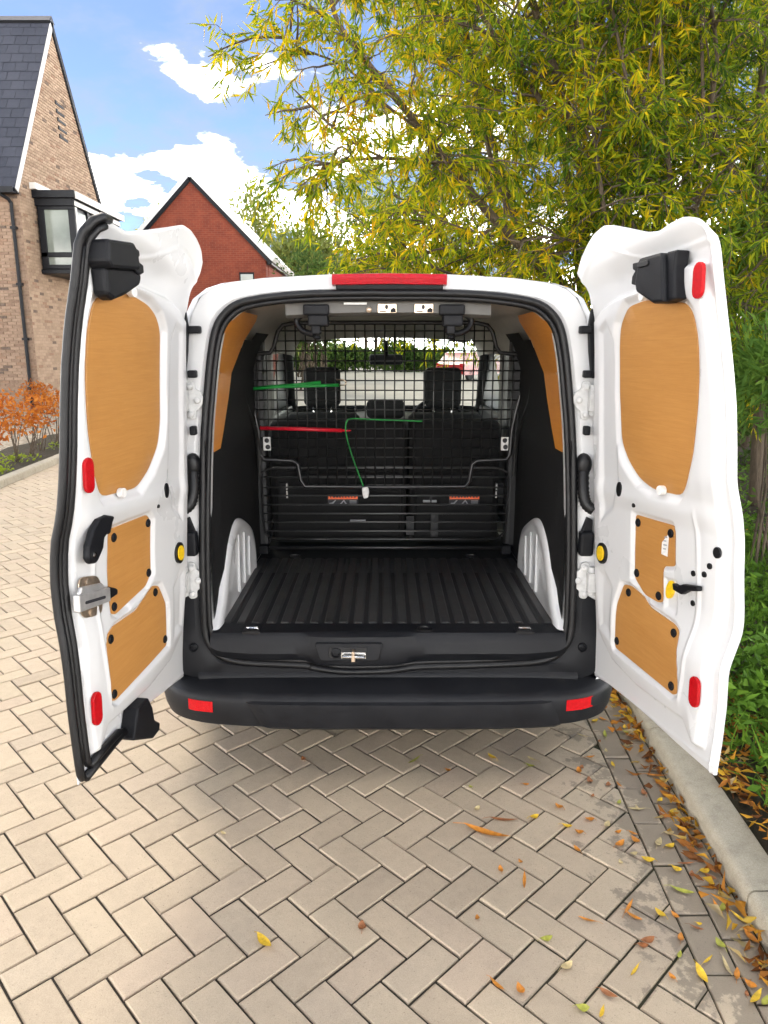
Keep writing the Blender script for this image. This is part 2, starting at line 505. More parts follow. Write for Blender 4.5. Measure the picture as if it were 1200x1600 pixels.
# ------------------------------------------------------------------ helpers: meshes and objects
class MB:
    def __init__(s):
        s.v, s.f = [], []

    def add(s, verts, faces):
        o = len(s.v)
        s.v.extend([tuple(p) for p in verts])
        s.f.extend([tuple(i + o for i in f) for f in faces])
        return s

    def box(s, lo, hi):
        x0, y0, z0 = lo
        x1, y1, z1 = hi
        return s.add([(x0, y0, z0), (x1, y0, z0), (x1, y1, z0), (x0, y1, z0), (x0, y0, z1), (x1, y0, z1), (x1, y1, z1), (x0, y1, z1)],
                     [(0, 3, 2, 1), (4, 5, 6, 7), (0, 1, 5, 4), (1, 2, 6, 5), (2, 3, 7, 6), (3, 0, 4, 7)])

    def tube(s, pts, rad, seg=8, closed=False, cap=True):
        pts = [Vector(p) for p in pts]
        n = len(pts)
        rads = rad if isinstance(rad, (list, tuple)) else [rad] * n
        rings = []
        prev = None
        for i in range(n):
            if closed:
                d = pts[(i + 1) % n] - pts[i - 1]
            else:
                d = pts[min(i + 1, n - 1)] - pts[max(i - 1, 0)]
            d.normalize()
            if prev is None:
                a = d.orthogonal().normalized()
            else:
                a = prev - d * prev.dot(d)
                if a.length < 1e-6:
                    a = d.orthogonal()
                a.normalize()
            prev = a
            b = d.cross(a)
            rings.append([pts[i] + (a * math.cos(2 * math.pi * k / seg) + b * math.sin(2 * math.pi * k / seg)) * rads[i] for k in range(seg)])
        verts = [p for r in rings for p in r]
        faces = []
        m = n if closed else n - 1
        # closed loops: find the twist that joins last to first best
        off = 0
        if closed:
            off = min(range(seg), key=lambda o: (rings[-1][0] - rings[0][o]).length)
        for i in range(m):
            j = (i + 1) % n
            o = off if (closed and j == 0) else 0
            for k in range(seg):
                k2 = (k + 1) % seg
                faces.append((i * seg + k, i * seg + k2, j * seg + (k2 + o) % seg, j * seg + (k + o) % seg))
        if cap and not closed:
            faces.append(tuple(range(seg - 1, -1, -1)))
            faces.append(tuple((n - 1) * seg + k for k in range(seg)))
        return s.add(verts, faces)

    def prism(s, poly, fn, w0, w1):
        n = len(poly)
        vs = [fn(a, b, w0) for a, b in poly] + [fn(a, b, w1) for a, b in poly]
        fs = [tuple(range(n - 1, -1, -1)), tuple(range(n, 2 * n))] + [(i, (i + 1) % n, n + (i + 1) % n, n + i) for i in range(n)]
        return s.add(vs, fs)

    def grid(s, rows):
        nr, nc = len(rows), len(rows[0])
        fs = [(i * nc + j, i * nc + j + 1, (i + 1) * nc + j + 1, (i + 1) * nc + j) for i in range(nr - 1) for j in range(nc - 1)]
        return s.add([p for r in rows for p in r], fs)

    def lathe(s, prof, fn, seg=20):
        """prof: (radius, height) pairs, fn(x, y, h) -> point"""
        vs, fs = [], []
        for r_, h_ in prof:
            for k in range(seg):
                a = 2 * math.pi * k / seg
                vs.append(fn(r_ * math.cos(a), r_ * math.sin(a), h_))
        for i in range(len(prof) - 1):
            for k in range(seg):
                k2 = (k + 1) % seg
                fs.append((i * seg + k, i * seg + k2, (i + 1) * seg + k2, (i + 1) * seg + k))
        fs.append(tuple(range(seg - 1, -1, -1)))
        fs.append(tuple((len(prof) - 1) * seg + k for k in range(seg)))
        return s.add(vs, fs)

    def build(s, name, mat, parent=None, smooth=None, bevel=0., bseg=2, fix=True, subsurf=0):
        me = bpy.data.meshes.new(name)
        me.from_pydata([tuple(p) for p in s.v], [], s.f)
        if fix:
            bm = bmesh.new()
            bm.from_mesh(me)
            bmesh.ops.recalc_face_normals(bm, faces=bm.faces)
            bm.to_mesh(me)
            bm.free()
        me.update()
        me.materials.append(M[mat])
        if smooth is not None:
            me.shade_smooth()
            if smooth < 180:
                me.set_sharp_from_angle(angle=R(smooth))
        o = bpy.data.objects.new(name, me)
        COL.objects.link(o)
        if parent is not None:
            o.parent = parent
        if bevel:
            b = o.modifiers.new('bevel', 'BEVEL')
            b.width = bevel
            b.segments = bseg
            b.limit_method = 'ANGLE'
            b.angle_limit = R(35)
        if subsurf:
            ss = o.modifiers.new('sub', 'SUBSURF')
            ss.levels = ss.render_levels = subsurf
        return o


def tag(o, label=None, cat=None, group=None, kind=None):
    for k, v in (('label', label), ('category', cat), ('group', group), ('kind', kind)):
        if v:
            o[k] = v
    return o


def thing(name, label, cat, loc=(0, 0, 0), group=None, parent=None):
    o = bpy.data.objects.new(name, None)
    COL.objects.link(o)
    o.location = loc
    o.empty_display_size = .1
    return tag(o, label, cat, group)


def fast_mesh(name, verts, tris, mat, parent=None, smooth=False):
    """verts Nx3 array, tris Mx3 array"""
    me = bpy.data.meshes.new(name)
    verts = np.asarray(verts, np.float32)
    tris = np.asarray(tris, np.int32)
    me.vertices.add(len(verts))
    me.vertices.foreach_set('co', verts.ravel())
    me.loops.add(tris.size)
    me.loops.foreach_set('vertex_index', tris.ravel())
    me.polygons.add(len(tris))
    k = tris.shape[1]
    me.polygons.foreach_set('loop_start', np.arange(0, tris.size, k, dtype=np.int32))
    me.polygons.foreach_set('loop_total', np.full(len(tris), k, np.int32))
    me.update(calc_edges=True)
    me.validate()
    me.materials.append(M[mat])
    if smooth:
        me.shade_smooth()
    o = bpy.data.objects.new(name, me)
    COL.objects.link(o)
    if parent is not None:
        o.parent = parent
    return o


def leaves(name, P, D, L, Wd, mat, parent=None, fold=.25, rng=RNG, curl=.18):
    """one small folded blade per row: P base points, D unit directions, L lengths, Wd widths"""
    n = len(P)
    rv = rng.normal(size=(n, 3))
    S = np.cross(D, rv)
    S /= np.linalg.norm(S, axis=1)[:, None] + 1e-9
    N = np.cross(S, D)
    L = L[:, None]
    Wd = Wd[:, None]
    b = P
    mid = P + D * L * .45 + N * Wd * fold * .0
    ml = mid + S * Wd * .5 + N * Wd * fold
    mr = mid - S * Wd * .5 + N * Wd * fold
    tip = P + D * L - N * L * curl * rng.uniform(-.6, 1.2, (n, 1))
    V = np.stack([b, ml, mid, mr, tip], 1).reshape(-1, 3)
    base = np.arange(n)[:, None] * 5
    T = np.concatenate([base + np.array([[0, 2, 1]]), base + np.array([[0, 3, 2]]), base + np.array([[1, 2, 4]]), base + np.array([[2, 3, 4]])], 1).reshape(-1, 3)
    return fast_mesh(name, V, T, mat, parent)


def smooth_path(pts, n=8, closed=False):
    """Catmull-Rom through the points"""
    P = [np.array(p, float) for p in pts]
    k = len(P)
    out = []
    rngi = range(k) if closed else range(k - 1)
    for i in rngi:
        if closed:
            p0, p1, p2, p3 = P[i - 1], P[i], P[(i + 1) % k], P[(i + 2) % k]
        else:
            p0, p1, p2, p3 = P[max(i - 1, 0)], P[i], P[i + 1], P[min(i + 2, k - 1)]
        for j in range(n):
            q = j / n
            out.append(.5 * ((2 * p1) + (-p0 + p2) * q + (2 * p0 - 5 * p1 + 4 * p2 - p3) * q * q + (-p0 + 3 * p1 - 3 * p2 + p3) * q ** 3))
    if not closed:
        out.append(P[-1])
    return [tuple(float(x) for x in p) for p in out]


def round_poly(poly, rad, seg=3):
    """2D polygon with its corners rounded"""
    out = []
    n = len(poly)
    for i in range(n):
        p0, p1, p2 = (np.array(poly[(i + k) % n], float) for k in (-1, 0, 1))
        a, b = p0 - p1, p2 - p1
        la, lb = np.linalg.norm(a), np.linalg.norm(b)
        r = min(rad, la * .45, lb * .45)
        q0, q1 = p1 + a / la * r, p1 + b / lb * r
        for k in range(seg + 1):
            s_ = k / seg
            out.append(tuple(((1 - s_) ** 2 * q0 + 2 * s_ * (1 - s_) * p1 + s_ ** 2 * q1).tolist()))
    return out


def poly_sd(poly, U, H):
    """signed distance (inside positive) of points to polygon, numpy"""
    P = np.array(poly)
    Q = np.roll(P, -1, 0)
    d = np.full(U.shape, 1e9)
    ins = np.zeros(U.shape, bool)
    for (x0, y0), (x1, y1) in zip(P, Q):
        ex, ey = x1 - x0, y1 - y0
        tt = np.clip(((U - x0) * ex + (H - y0) * ey) / (ex * ex + ey * ey + 1e-12), 0, 1)
        d = np.minimum(d, np.hypot(U - x0 - tt * ex, H - y0 - tt * ey))
        if y0 != y1:
            c_ = ((y0 > H) != (y1 > H)) & (U < (x1 - x0) * (H - y0) / (y1 - y0) + x0)
            ins ^= c_
    return np.where(ins, d, -d)


def sstep(a, b, x):
    q = np.clip((x - a) / (b - a), 0, 1)
    return q * q * (3 - 2 * q)


def ellipse(cu, ch, ru, rh, n=20, rot=0):
    out = []
    for k in range(n):
        a = 2 * math.pi * k / n
        x, y = ru * math.cos(a), rh * math.sin(a)
        out.append((cu + x * math.cos(rot) - y * math.sin(rot), ch + x * math.sin(rot) + y * math.cos(rot)))
    return out


def capsule(p0, p1, r, n=8):
    (x0, y0), (x1, y1) = p0, p1
    a = math.atan2(y1 - y0, x1 - x0)
    out = [(x1 + r * math.cos(a - math.pi / 2 + math.pi * k / n), y1 + r * math.sin(a - math.pi / 2 + math.pi * k / n)) for k in range(n + 1)]
    out += [(x0 + r * math.cos(a + math.pi / 2 + math.pi * k / n), y0 + r * math.sin(a + math.pi / 2 + math.pi * k / n)) for k in range(n + 1)]
    return out


# ------------------------------------------------------------------ the ground, paving and kerbs
gs = MB().add([(-300, -60, -.06), (300, -60, -.06), (300, 500, -.06), (-300, 500, -.06)], [(0, 1, 2, 3)])
tag(gs.build('ground', 'ground_far'), 'pale ground reaching away behind the van and houses', kind='structure')

KS = .049                                  # the kerb runs this much across per metre forward


def kpt(kx, y, z=0.):
    return (kx + KS * y, y, z)


def in_frame(p, margin=.12):
    d = np.array(p) - np.array((-.015, -2.5, 1.59))
    cp, sp_ = math.cos(R(12.7)), math.sin(R(12.7))
    zc = d[1] * cp - d[2] * sp_
    yc = d[1] * sp_ + d[2] * cp
    if zc < .2:
        return False
    return abs(d[0] / zc) < 600 / 1130 + margin and abs(yc / zc) < 800 / 1130 + margin


paving = bpy.data.objects.new('driveway_paving', None)
COL.objects.link(paving)
tag(paving, 'herringbone block paving of buff concrete bricks with dark joints', kind='structure')
PIT, LA = .1007, R(-.75)
GAP = .0029
ORI = np.array((-.0251, -.9419))
ea = np.array((math.cos(LA - math.pi / 4), math.sin(LA - math.pi / 4)))
eb = np.array((math.cos(LA + math.pi / 4), math.sin(LA + math.pi / 4)))


def lat(a, b):
    return ORI + (ea * a + eb * (b - 1)) * PIT


def clip_half(poly, nx, ny, c):
    """keep the side nx*x+ny*y <= c"""
    out = []
    for i in range(len(poly)):
        p, q = poly[i], poly[(i + 1) % len(poly)]
        dp, dq = nx * p[0] + ny * p[1] - c, nx * q[0] + ny * q[1] - c
        if dp <= 0:
            out.append(p)
        if (dp < 0 < dq) or (dq < 0 < dp):
            s_ = dp / (dp - dq)
            out.append((p[0] + (q[0] - p[0]) * s_, p[1] + (q[1] - p[1]) * s_))
    return out


def area(poly):
    return .5 * abs(sum(poly[i][0] * poly[i - 1][1] - poly[i - 1][0] * poly[i][1] for i in range(len(poly))))


def brick_geo(poly, z=0., depth=.03, bev=.0045, tilt=(0, 0), drop=.0035):
    c = np.mean(poly, 0)
    n = len(poly)
    ring0, ring1, ring2 = [], [], []
    for p in poly:
        p = np.array(p)
        d = c - p
        d = d / (np.linalg.norm(d) + 1e-9)
        q = p + d * bev * 1.4
        zt = z + tilt[0] * (p[0] - c[0]) + tilt[1] * (p[1] - c[1])
        ring0.append((p[0], p[1], z - depth))
        ring1.append((p[0], p[1], zt - drop))
        ring2.append((q[0], q[1], zt))
    fs = []
    for i in range(n):
        j = (i + 1) % n
        fs += [(i, j, n + j, n + i), (n + i, n + j, 2 * n + j, 2 * n + i)]
    fs.append(tuple(range(2 * n, 3 * n)))
    return ring0 + ring1 + ring2, fs


bricks = []                                # (polygon, full?, angle, centre)
XL, YN, YF = -5.3, -2.2, 9.0
for k in range(-90, 120):
    for m in range(-45, 60):
        for kind in (0, 1):
            if kind == 0:
                a0, b0, da, db = k + 2 * m, k - 2 * m, 2, 1
            else:
                a0, b0, da, db = k + 2 * m, k + 1 - 2 * m, 1, 2
            c0 = lat(a0 + da / 2, b0 + db / 2)
            if not (XL < c0[0] < 1.6 and YN < c0[1] < YF):
                continue
            if c0[0] - KS * c0[1] > 1.0:
                continue
            g = GAP / PIT
            g = random.uniform(.5, 1.35) * GAP / PIT
            poly = [tuple(lat(a0 + g, b0 + g)), tuple(lat(a0 + da - g, b0 + g)), tuple(lat(a0 + da - g, b0 + db - g)), tuple(lat(a0 + g, b0 + db - g))]
            cl = clip_half(poly, 1, -KS, .8575)
            if len(cl) < 3 or area(cl) < .0012:
                continue
            full = len(cl) == 4 and abs(area(cl) - area(poly)) < 1e-6
            bricks.append((cl if not full else poly, full, kind, np.mean(cl, 0)))
for row, (k0, k1, off) in enumerate(((.8625, .9575, .04), (.9625, 1.0585, .155))):
    y = -2.6 + off
    while y < YF:
        poly = [kpt(k0, y + .003)[:2], kpt(k1, y + .003)[:2], kpt(k1, y + .2015)[:2], kpt(k0, y + .2015)[:2]]
        bricks.append((poly, False, 2, np.mean(poly, 0)))
        y += .2045


def seen_rank(c):
    d = math.hypot(c[0] + .015, c[1] + 2.5)
    hid = in_frame((c[0], c[1], 0), 0.02)
    under = c[1] > .25 and abs(c[0]) < .85
    return d + (0 if hid else 100) + (50 if under else 0)


bricks.sort(key=lambda b: seen_rank(b[3]))
shared = {}
mass = MB()
for i, (poly, full, kind, c) in enumerate(bricks):
    z = random.uniform(-.0026, .0018)
    tl = (random.uniform(-.013, .013), random.uniform(-.013, .013))
    if i < 290:
        if full and kind not in shared:
            vs, fs = brick_geo([(p[0] - c[0], p[1] - c[1]) for p in poly])
            mb = MB().add(vs, fs)
            shared[kind] = mb.build('brick', 'paver_single', paving)
            o = shared[kind]
        elif full:
            o = shared[kind].copy()
            COL.objects.link(o)
            o.parent = paving
        else:
            vs, fs = brick_geo([(p[0] - c[0], p[1] - c[1]) for p in poly])
            o = MB().add(vs, fs).build('brick', 'paver_single', paving)
        o.location = (c[0], c[1], z)
        o.rotation_euler = (tl[1], -tl[0], random.uniform(-.008, .008))
    else:
        vs, fs = brick_geo(poly, z, tilt=tl)
        mass.add(vs, fs)
o = mass.build('brick_field', 'paver_mass', paving, fix=False)
o['kind'] = 'stuff'
js = MB().add([(XL, YN - .4, -.0085), kpt(1.075, YN - .4, -.0085), kpt(1.075, YF, -.0085), (XL, YF, -.0085)], [(0, 1, 2, 3)])
js.build('joint_sand', 'joint_sand', paving)


def kerb_line(name, label, p_in, width, height, y0, y1, step, rev=False):
    """p_in(y) -> x of the road-side face"""
    root = bpy.data.objects.new(name, None)
    COL.objects.link(root)
    tag(root, label, kind='structure')
    y = y0
    while y < y1:
        ya, yb = y + .004, y + step - .004
        s_ = -1 if rev else 1
        prof = [(0, -.12), (0, height - .022), (.004, height - .009), (.012, height - .002), (.024, height), (width - .006, height), (width, height - .006), (width, -.12)]
        vs = []
        for yy in (ya, yb):
            for w_, z_ in prof:
                vs.append((p_in(yy) + s_ * w_, yy, z_ + random.uniform(-.0006, .0006)))
        n = len(prof)
        fs = [(i, i + 1, n + i + 1, n + i) for i in range(n - 1)] + [tuple(range(n - 1, -1, -1)), tuple(range(n, 2 * n))]
        MB().add(vs, fs).build('kerb_stone', 'kerb_concrete', root, smooth=50)
        y += step


kerb_line('kerb', 'bullnosed concrete kerb along the verge on the van\'s right', lambda y: 1.064 + KS * y, .128, .078, -2.55, 12, .915)
LKX = lambda y: -4.50 - .075 * (y - 5.74)
kerb_line('kerb', 'pale concrete kerb in front of the orange hedge plants', LKX, .125, .09, 3.2, 15, .915, True)

# planted verge on the right, bed and path on the left
rows = []
for j in range(42):
    y = -3 + j * .42
    r_ = []
    for i in range(26):
        q = i / 25
        x = 1.192 + KS * min(y, 30) + q * q * 14
        z = .045 + .10 * min(1, q * 2.2) + (0 if i == 0 else (.03 * math.sin(x * 3.1 + y * 2.3) + .025 * math.sin(x * 7 - y * 5)) * min(1, q * 5))
        r_.append((x, y, z))
    rows.append(r_)
tag(MB().grid(rows).build('verge', 'soil', smooth=180), 'dark soil verge under the trees', kind='structure')
rows = []
for j in range(30):
    y = 3 + j * .42
    rows.append([(LKX(y) - .125 - w_, y, .055 + .02 * math.sin(w_ * 9 + y * 4)) for w_ in (0, .25, .5, .8, 1.1)])
tag(MB().grid(rows).build('planting_bed', 'soil', smooth=180), 'narrow planting bed behind the left kerb', kind='structure')
rows = [[(LKX(y) - 1.22 - w_, y, .05) for w_ in (0, 2, 4, 12)] for y in (2, 6, 10, 15, 18.5)]
tag(MB().grid(rows).build('path', 'gravel'), 'pale gravel path between hedge plants and brown house', kind='structure')

# ------------------------------------------------------------------ the van
van = thing('delivery_van', 'white panel van seen from behind with both rear doors wide open', 'van')
TAN = math.tan(R(5))


def ty(z):
    return (z - .58) * TAN


HALF = [(.0, .30), (.60, .30), (.80, .33), (.845, .45), (.855, .70), (.855, .95), (.845, 1.17), (.80, 1.40), (.757, 1.60), (.733, 1.70), (.70, 1.762), (.655, 1.795), (.60, 1.812), (.45, 1.83), (.2, 1.842), (0, 1.845)]
FULL = HALF + [(-x, z) for x, z in HALF[-2:0:-1]]      # closed loop, starts at bottom centre, goes up the +x side


def station(sx, y, zf=lambda z: z, tilt=1.):
    return [(x * sx, y + ty(z) * tilt, zf(z)) for x, z in FULL]


def clampz(top, f=.06):
    return lambda z: z if z < top else top + (z - top) * f


ST = [station(.936, .0), station(.965, .012), station(.985, .05), station(1., .16), station(1., 1.15, tilt=.3), station(1., 1.95, tilt=0), station(1., 2.06, tilt=0), station(1., 2.78, tilt=0),
      station(.985, 3.42, clampz(1.10), 0), station(.97, 3.85, clampz(.99), 0), station(.92, 4.12, clampz(.86), 0), station(.82, 4.24, clampz(.62), 0)]
nF = len(FULL)
body = MB()
ws_faces, win2, win1 = [], [], []
vs = [p for s_ in ST for p in s_]
fs = []
top_i = [i for i, (x, z) in enumerate(FULL) if z > 1.69]
for k in range(len(ST) - 1):
    for i in range(nF):
        j = (i + 1) % nF
        za, zb = sorted((FULL[i][1], FULL[j][1]))
        quad = (k * nF + i, k * nF + j, (k + 1) * nF + j, (k + 1) * nF + i)
        if za >= 1.165 and zb <= 1.605 and k == 4:
            win2.append([vs[q] for q in quad])
            continue
        if za >= 1.165 and zb <= 1.605 and k == 6:
            win1.append([vs[q] for q in quad])
            continue
        if k == 7 and i in top_i and j in top_i:
            ws_faces.append([vs[q] for q in quad])
            continue
        fs.append(quad)
fs.append(tuple((len(ST) - 1) * nF + i for i in range(nF)))
body.add(vs, fs).build('body_shell', 'white_paint', van, smooth=40)
# glass
g = MB()
for q in ws_faces:
    g.add(q, [(0, 1, 2, 3)])
g.build('windscreen', 'glass', van, smooth=40, fix=False)
for side in (1, -1):
    for lst in (win2, win1):
        g = MB()
        for q in lst:
            if q[0][0] * side > 0:
                g.add([(p[0] * .995, p[1], p[2]) for p in q], [(0, 1, 2, 3)])
        g.build('side_window', 'glass', van, smooth=40, fix=False)

# rear frame: the ring between the door seal and the outer edge of the body
SEAL_H = [(0, 1.774), (.19, 1.773), (.33, 1.767), (.44, 1.755), (.515, 1.738), (.560, 1.708), (.592, 1.662), (.611, 1.59), (.628, 1.47), (.651, 1.247), (.667, .90), (.6695, .66), (.666, .575), (.648, .527), (.608, .488), (.52, .466), (.30, .455), (.12, .450)]
SEAL = [(x, z) for x, z in SEAL_H] + [(.05, .441), (-.02, .434), (-.15, .432), (-.22, .438), (-.29, .450)] + [(-x, z) for x, z in SEAL_H[-2:0:-1]]
SEAL3 = smooth_path([(x, ty(z), z) for x, z in SEAL], 4, True)
OUTR = [(x * .936, max(z, .40)) for x, z in FULL]


def ray_poly(poly, cx_, cz_, a):
    dx, dz = math.cos(a), math.sin(a)
    best = 0
    for i in range(len(poly)):
        (x0, z0), (x1, z1) = poly[i - 1], poly[i]
        x0, z0, x1, z1 = x0 - cx_, z0 - cz_, x1 - cx_, z1 - cz_
        den = dx * (z1 - z0) - dz * (x1 - x0)
        if abs(den) < 1e-9:
            continue
        tt = (x0 * (z1 - z0) - z0 * (x1 - x0)) / den
        s_ = (x0 * dz - z0 * dx) / den
        if -1e-6 <= s_ <= 1 + 1e-6 and tt > best:
            best = tt
    return cx_ + dx * best, cz_ + dz * best


NR = 160
angs = [2 * math.pi * k / NR for k in range(NR)]
seal2 = [(p[0], p[2]) for p in SEAL3]
white, black = MB(), MB()
for k in range(NR):
    a0, a1 = angs[k], angs[(k + 1) % NR]
    qs = []
    for a in (a0, a1):
        xi, zi = ray_poly(seal2, 0, 1.12, a)
        xo, zo = ray_poly(OUTR, 0, 1.12, a)
        qs.append(((xi, zi), (xo, zo)))
    (i0, o0), (i1, o1) = qs
    tgt = white if (i0[1] + o0[1] + i1[1] + o1[1]) / 4 > .70 else black
    off = 0 if tgt is white else -.003
    # three strips so the frame can step: seal land, shoulder, outer
    def pt(i_, o_, s_, dy):
        x_, z_ = i_[0] + (o_[0] - i_[0]) * s_, i_[1] + (o_[1] - i_[1]) * s_
        return (x_, ty(z_) + dy + off, z_)
    ss = [(-.06, .05), (.0, .012), (.16, .006), (.30, -.004), (.92, -.002), (1.0, .002)]
    for (s0, d0), (s1, d1) in zip(ss[:-1], ss[1:]):
        tgt.add([pt(i0, o0, s0, d0), pt(i0, o0, s1, d1), pt(i1, o1, s1, d1), pt(i1, o1, s0, d0)], [(0, 1, 2, 3)])
for mb_, nm, mt in ((white, 'rear_frame', 'white_paint'), (black, 'lower_rear_trim', 'bumper_plastic')):
    o = mb_.build(nm, mt, van, fix=False)
    bm = bmesh.new()
    bm.from_mesh(o.data)
    bmesh.ops.remove_doubles(bm, verts=bm.verts, dist=.0004)
    bmesh.ops.recalc_face_normals(bm, faces=bm.faces)
    bm.to_mesh(o.data)
    bm.free()
    o.data.shade_smooth()
    o.data.set_sharp_from_angle(angle=R(30))
# pillar inner return (the white thin line inside the seal)
ret = MB()
rows = []
for dy, sc in ((.0, .974), (.03, .970), (.05, .972)):
    rows.append([((p[0]) * sc, ty(p[2]) + dy, 1.12 + (p[2] - 1.12) * (sc + .004)) for p in SEAL3] + [((SEAL3[0][0]) * sc, ty(SEAL3[0][2]) + dy, 1.12 + (SEAL3[0][2] - 1.12) * (sc + .004))])
ret.grid(rows).build('opening_return', 'white_paint', van, smooth=60)
# door seal: an outer bead, an inner bead and the flat carrier
sl = MB()
sl.tube([(p[0] * 1.004, p[1] - .010, p[2] + .004 * (1 if p[2] > 1.1 else -1)) for p in SEAL3], .0135, 8, True)
sl.tube([(p[0] * .978, p[1] - .004, 1.12 + (p[2] - 1.12) * .982) for p in SEAL3], .0105, 8, True)
sl.build('door_seal', 'rubber', van, smooth=180)

# high-level brake light on the roof edge
BX = [-.192 + .391 * k / 20 for k in range(21)]


def roof_z(x):
    return float(np.interp(abs(x), [0, .2, .45, .6], [1.845, 1.842, 1.83, 1.812]))


bl = MB()
rows = []
for prof in ((.10, .006), (-.035, .008), (-.045, -.006), (-.04, -.026), (.0, -.03)):
    rows.append([(x, ty(1.84) + prof[0], roof_z(x) - .012 + prof[1]) for x in BX])
bl.grid(rows)
bl.add([rows[k][0] for k in range(5)], [(0, 1, 2, 3, 4)]).add([rows[k][-1] for k in range(5)], [(0, 1, 2, 3, 4)])
bl.build('brake_light', 'brake_red', van, smooth=35)
bh = MB().box((-.18, ty(1.8) - .022, 1.788), (.187, ty(1.8) + .01, 1.812))
bh.build('brake_light_housing', 'black_plastic', van, bevel=.004)

# hinges, stops and cable conduits on the two pillars
for sd in (-1, 1):
    for zc_ in (1.415, .772):
        xc = sd * (.688 if zc_ > 1 else .707)
        yc_ = ty(zc_) - .006
        fn = lambda a, b, w, xc=xc, yc_=yc_, zc_=zc_: (xc + sd * a, yc_ - w + b * TAN, zc_ + b)
        outl = smooth_path([(-.008, .062, 0), (.014, .066, 0), (.026, .046, 0), (.018, .030, 0), (.012, .018, 0), (.02, -.02, 0), (.012, -.035, 0), (.022, -.05, 0), (.010, -.068, 0), (-.012, -.062, 0), (-.014, -.04, 0), (-.030, -.025, 0), (-.042, .002, 0), (-.032, .028, 0), (-.014, .04, 0)], 4, True)
        hp = MB().prism([(p[0], p[1]) for p in outl], fn, 0, .010).build('hinge', 'hinge_paint', van, bevel=.003)
        hb = MB()
        hb.tube([fn(.028, -.052, .018), fn(.028, .052, .018)], .013, 12)
        hb.box((min(xc + sd * .01, xc + sd * .05), yc_ - .04, zc_ - .035), (max(xc + sd * .01, xc + sd * .05), yc_ - .012, zc_ + .035))
        hb.build('hinge_arm', 'hinge_paint', hp, smooth=40)
        for (ba, bb) in ((.004, .047), (-.020, .0), (.004, -.05)):
            MB().lathe([(.012, .009), (.012, .014), (.0085, .017), (.0085, .021), (.003, .023)], lambda x, y, h, ba=ba, bb=bb: fn(ba + x, bb + y, h), 10).build('bolt', 'hinge_paint', hp, smooth=40)
    for zc_, w_, h_ in ((1.655, .030, .013), (1.505, .018, .013), (1.31, .010, .016)):
        x0 = sd * (.690 if zc_ > 1.6 else .697)
        MB().box((min(x0, x0 - sd * w_) - .0, ty(zc_) - .032, zc_ - h_), (max(x0, x0 - sd * w_) + .012, ty(zc_) - .002, zc_ + h_)).build('door_stop', 'black_plastic', van, bevel=.005)
    # long black wedge cover above the upper hinge
    x0 = sd * .708
    MB().prism([(0, 1.735), (.010, 1.72), (.018, 1.66), (.012, 1.58), (.0, 1.49), (-.012, 1.49), (-.012, 1.735)], lambda a, b, w: (x0 - sd * a, ty(b) - .004 - w, b), 0, .02).build('pillar_cover', 'black_plastic', van, bevel=.004)
    # rubber cable boot with its ribbed hose
    bt_ = MB()
    bt_.lathe([(.027, .002), (.027, .02), (.022, .034), (.014, .038)], lambda x, y, h: (sd * .694 + x, ty(1.19) - h, 1.19 + y * 1.5), 16)
    hose = smooth_path([(sd * .692, ty(1.15) - .018, 1.165), (sd * .690, ty(1.1) - .034, 1.10), (sd * .700, ty(1.05) - .042, 1.055), (sd * .725, ty(1.03) - .05, 1.035)], 8)
    bt_.tube(hose, [.019 + .0025 * (k % 2) for k in range(len(hose))], 10)
    bt_.build('cable_boot', 'rubber', van, smooth=60)
    # check strap housing
    cs = MB().box((min(sd * .684, sd * .734), ty(.92) - .045, .865), (max(sd * .684, sd * .734), ty(.92) - .002, .955)).build('check_strap', 'black_plastic', van, bevel=.010)
    MB().prism([(0, .0), (.04, .0), (.04, .05), (.02, .06)], lambda a, b, w: (sd * (.69 + a), ty(.96) - .006 - w, .945 + b), 0, .02).build('check_strap_bracket', 'black_plastic', cs, bevel=.003)
    # bolts on the lower black corners
    MB().lathe([(.017, 0), (.017, .006), (.012, .010), (.010, .006), (.005, .008)], lambda x, y, h: (sd * .715 + x, ty(.52) - .008 - h, .52 + y), 16).build('trim_bolt', 'black_plastic', van, smooth=40)

# bumper
BPATH = [(0, -.150), (.25, -.149), (.45, -.144), (.60, -.130), (.70, -.108), (.78, -.065), (.835, .0), (.868, .10), (.882, .25), (.885, .50)]
bp = smooth_path([(-x, y, 0) for x, y in BPATH[:0:-1]] + [(x, y, 0) for x, y in BPATH], 4)
BPROF = [(-.145, .412), (-.12, .408), (-.075, .400), (-.03, .391), (-.010, .385), (-.002, .376), (.002, .362), (.002, .330), (-.004, .292), (-.014, .266), (-.035, .252), (-.09, .245)]


def bnorm(i):
    p, q = np.array(bp[max(i - 1, 0)][:2]), np.array(bp[min(i + 1, len(bp) - 1)][:2])
    d = q - p
    d = d / np.linalg.norm(d)
    return np.array((d[1], -d[0]))


rows = []
for dd, zz_ in BPROF:
    rows.append([tuple((np.array(bp[i][:2]) + bnorm(i) * dd).tolist()) + (zz_,) for i in range(len(bp))])
bumper = MB().grid(rows).build('rear_bumper', 'bumper_plastic', van, smooth=32)
# shelf between bumper and tailgate
MB().grid([[(x, -.012, .43), (x, -.03, .414), (x, -.03, .395)] for x in np.linspace(-.70, .70, 30)]).build('bumper_shelf', 'bumper_plastic', van, smooth=60)


def bump_y(x):
    return float(np.interp(abs(x), [p[0] for p in BPATH], [p[1] for p in BPATH]))


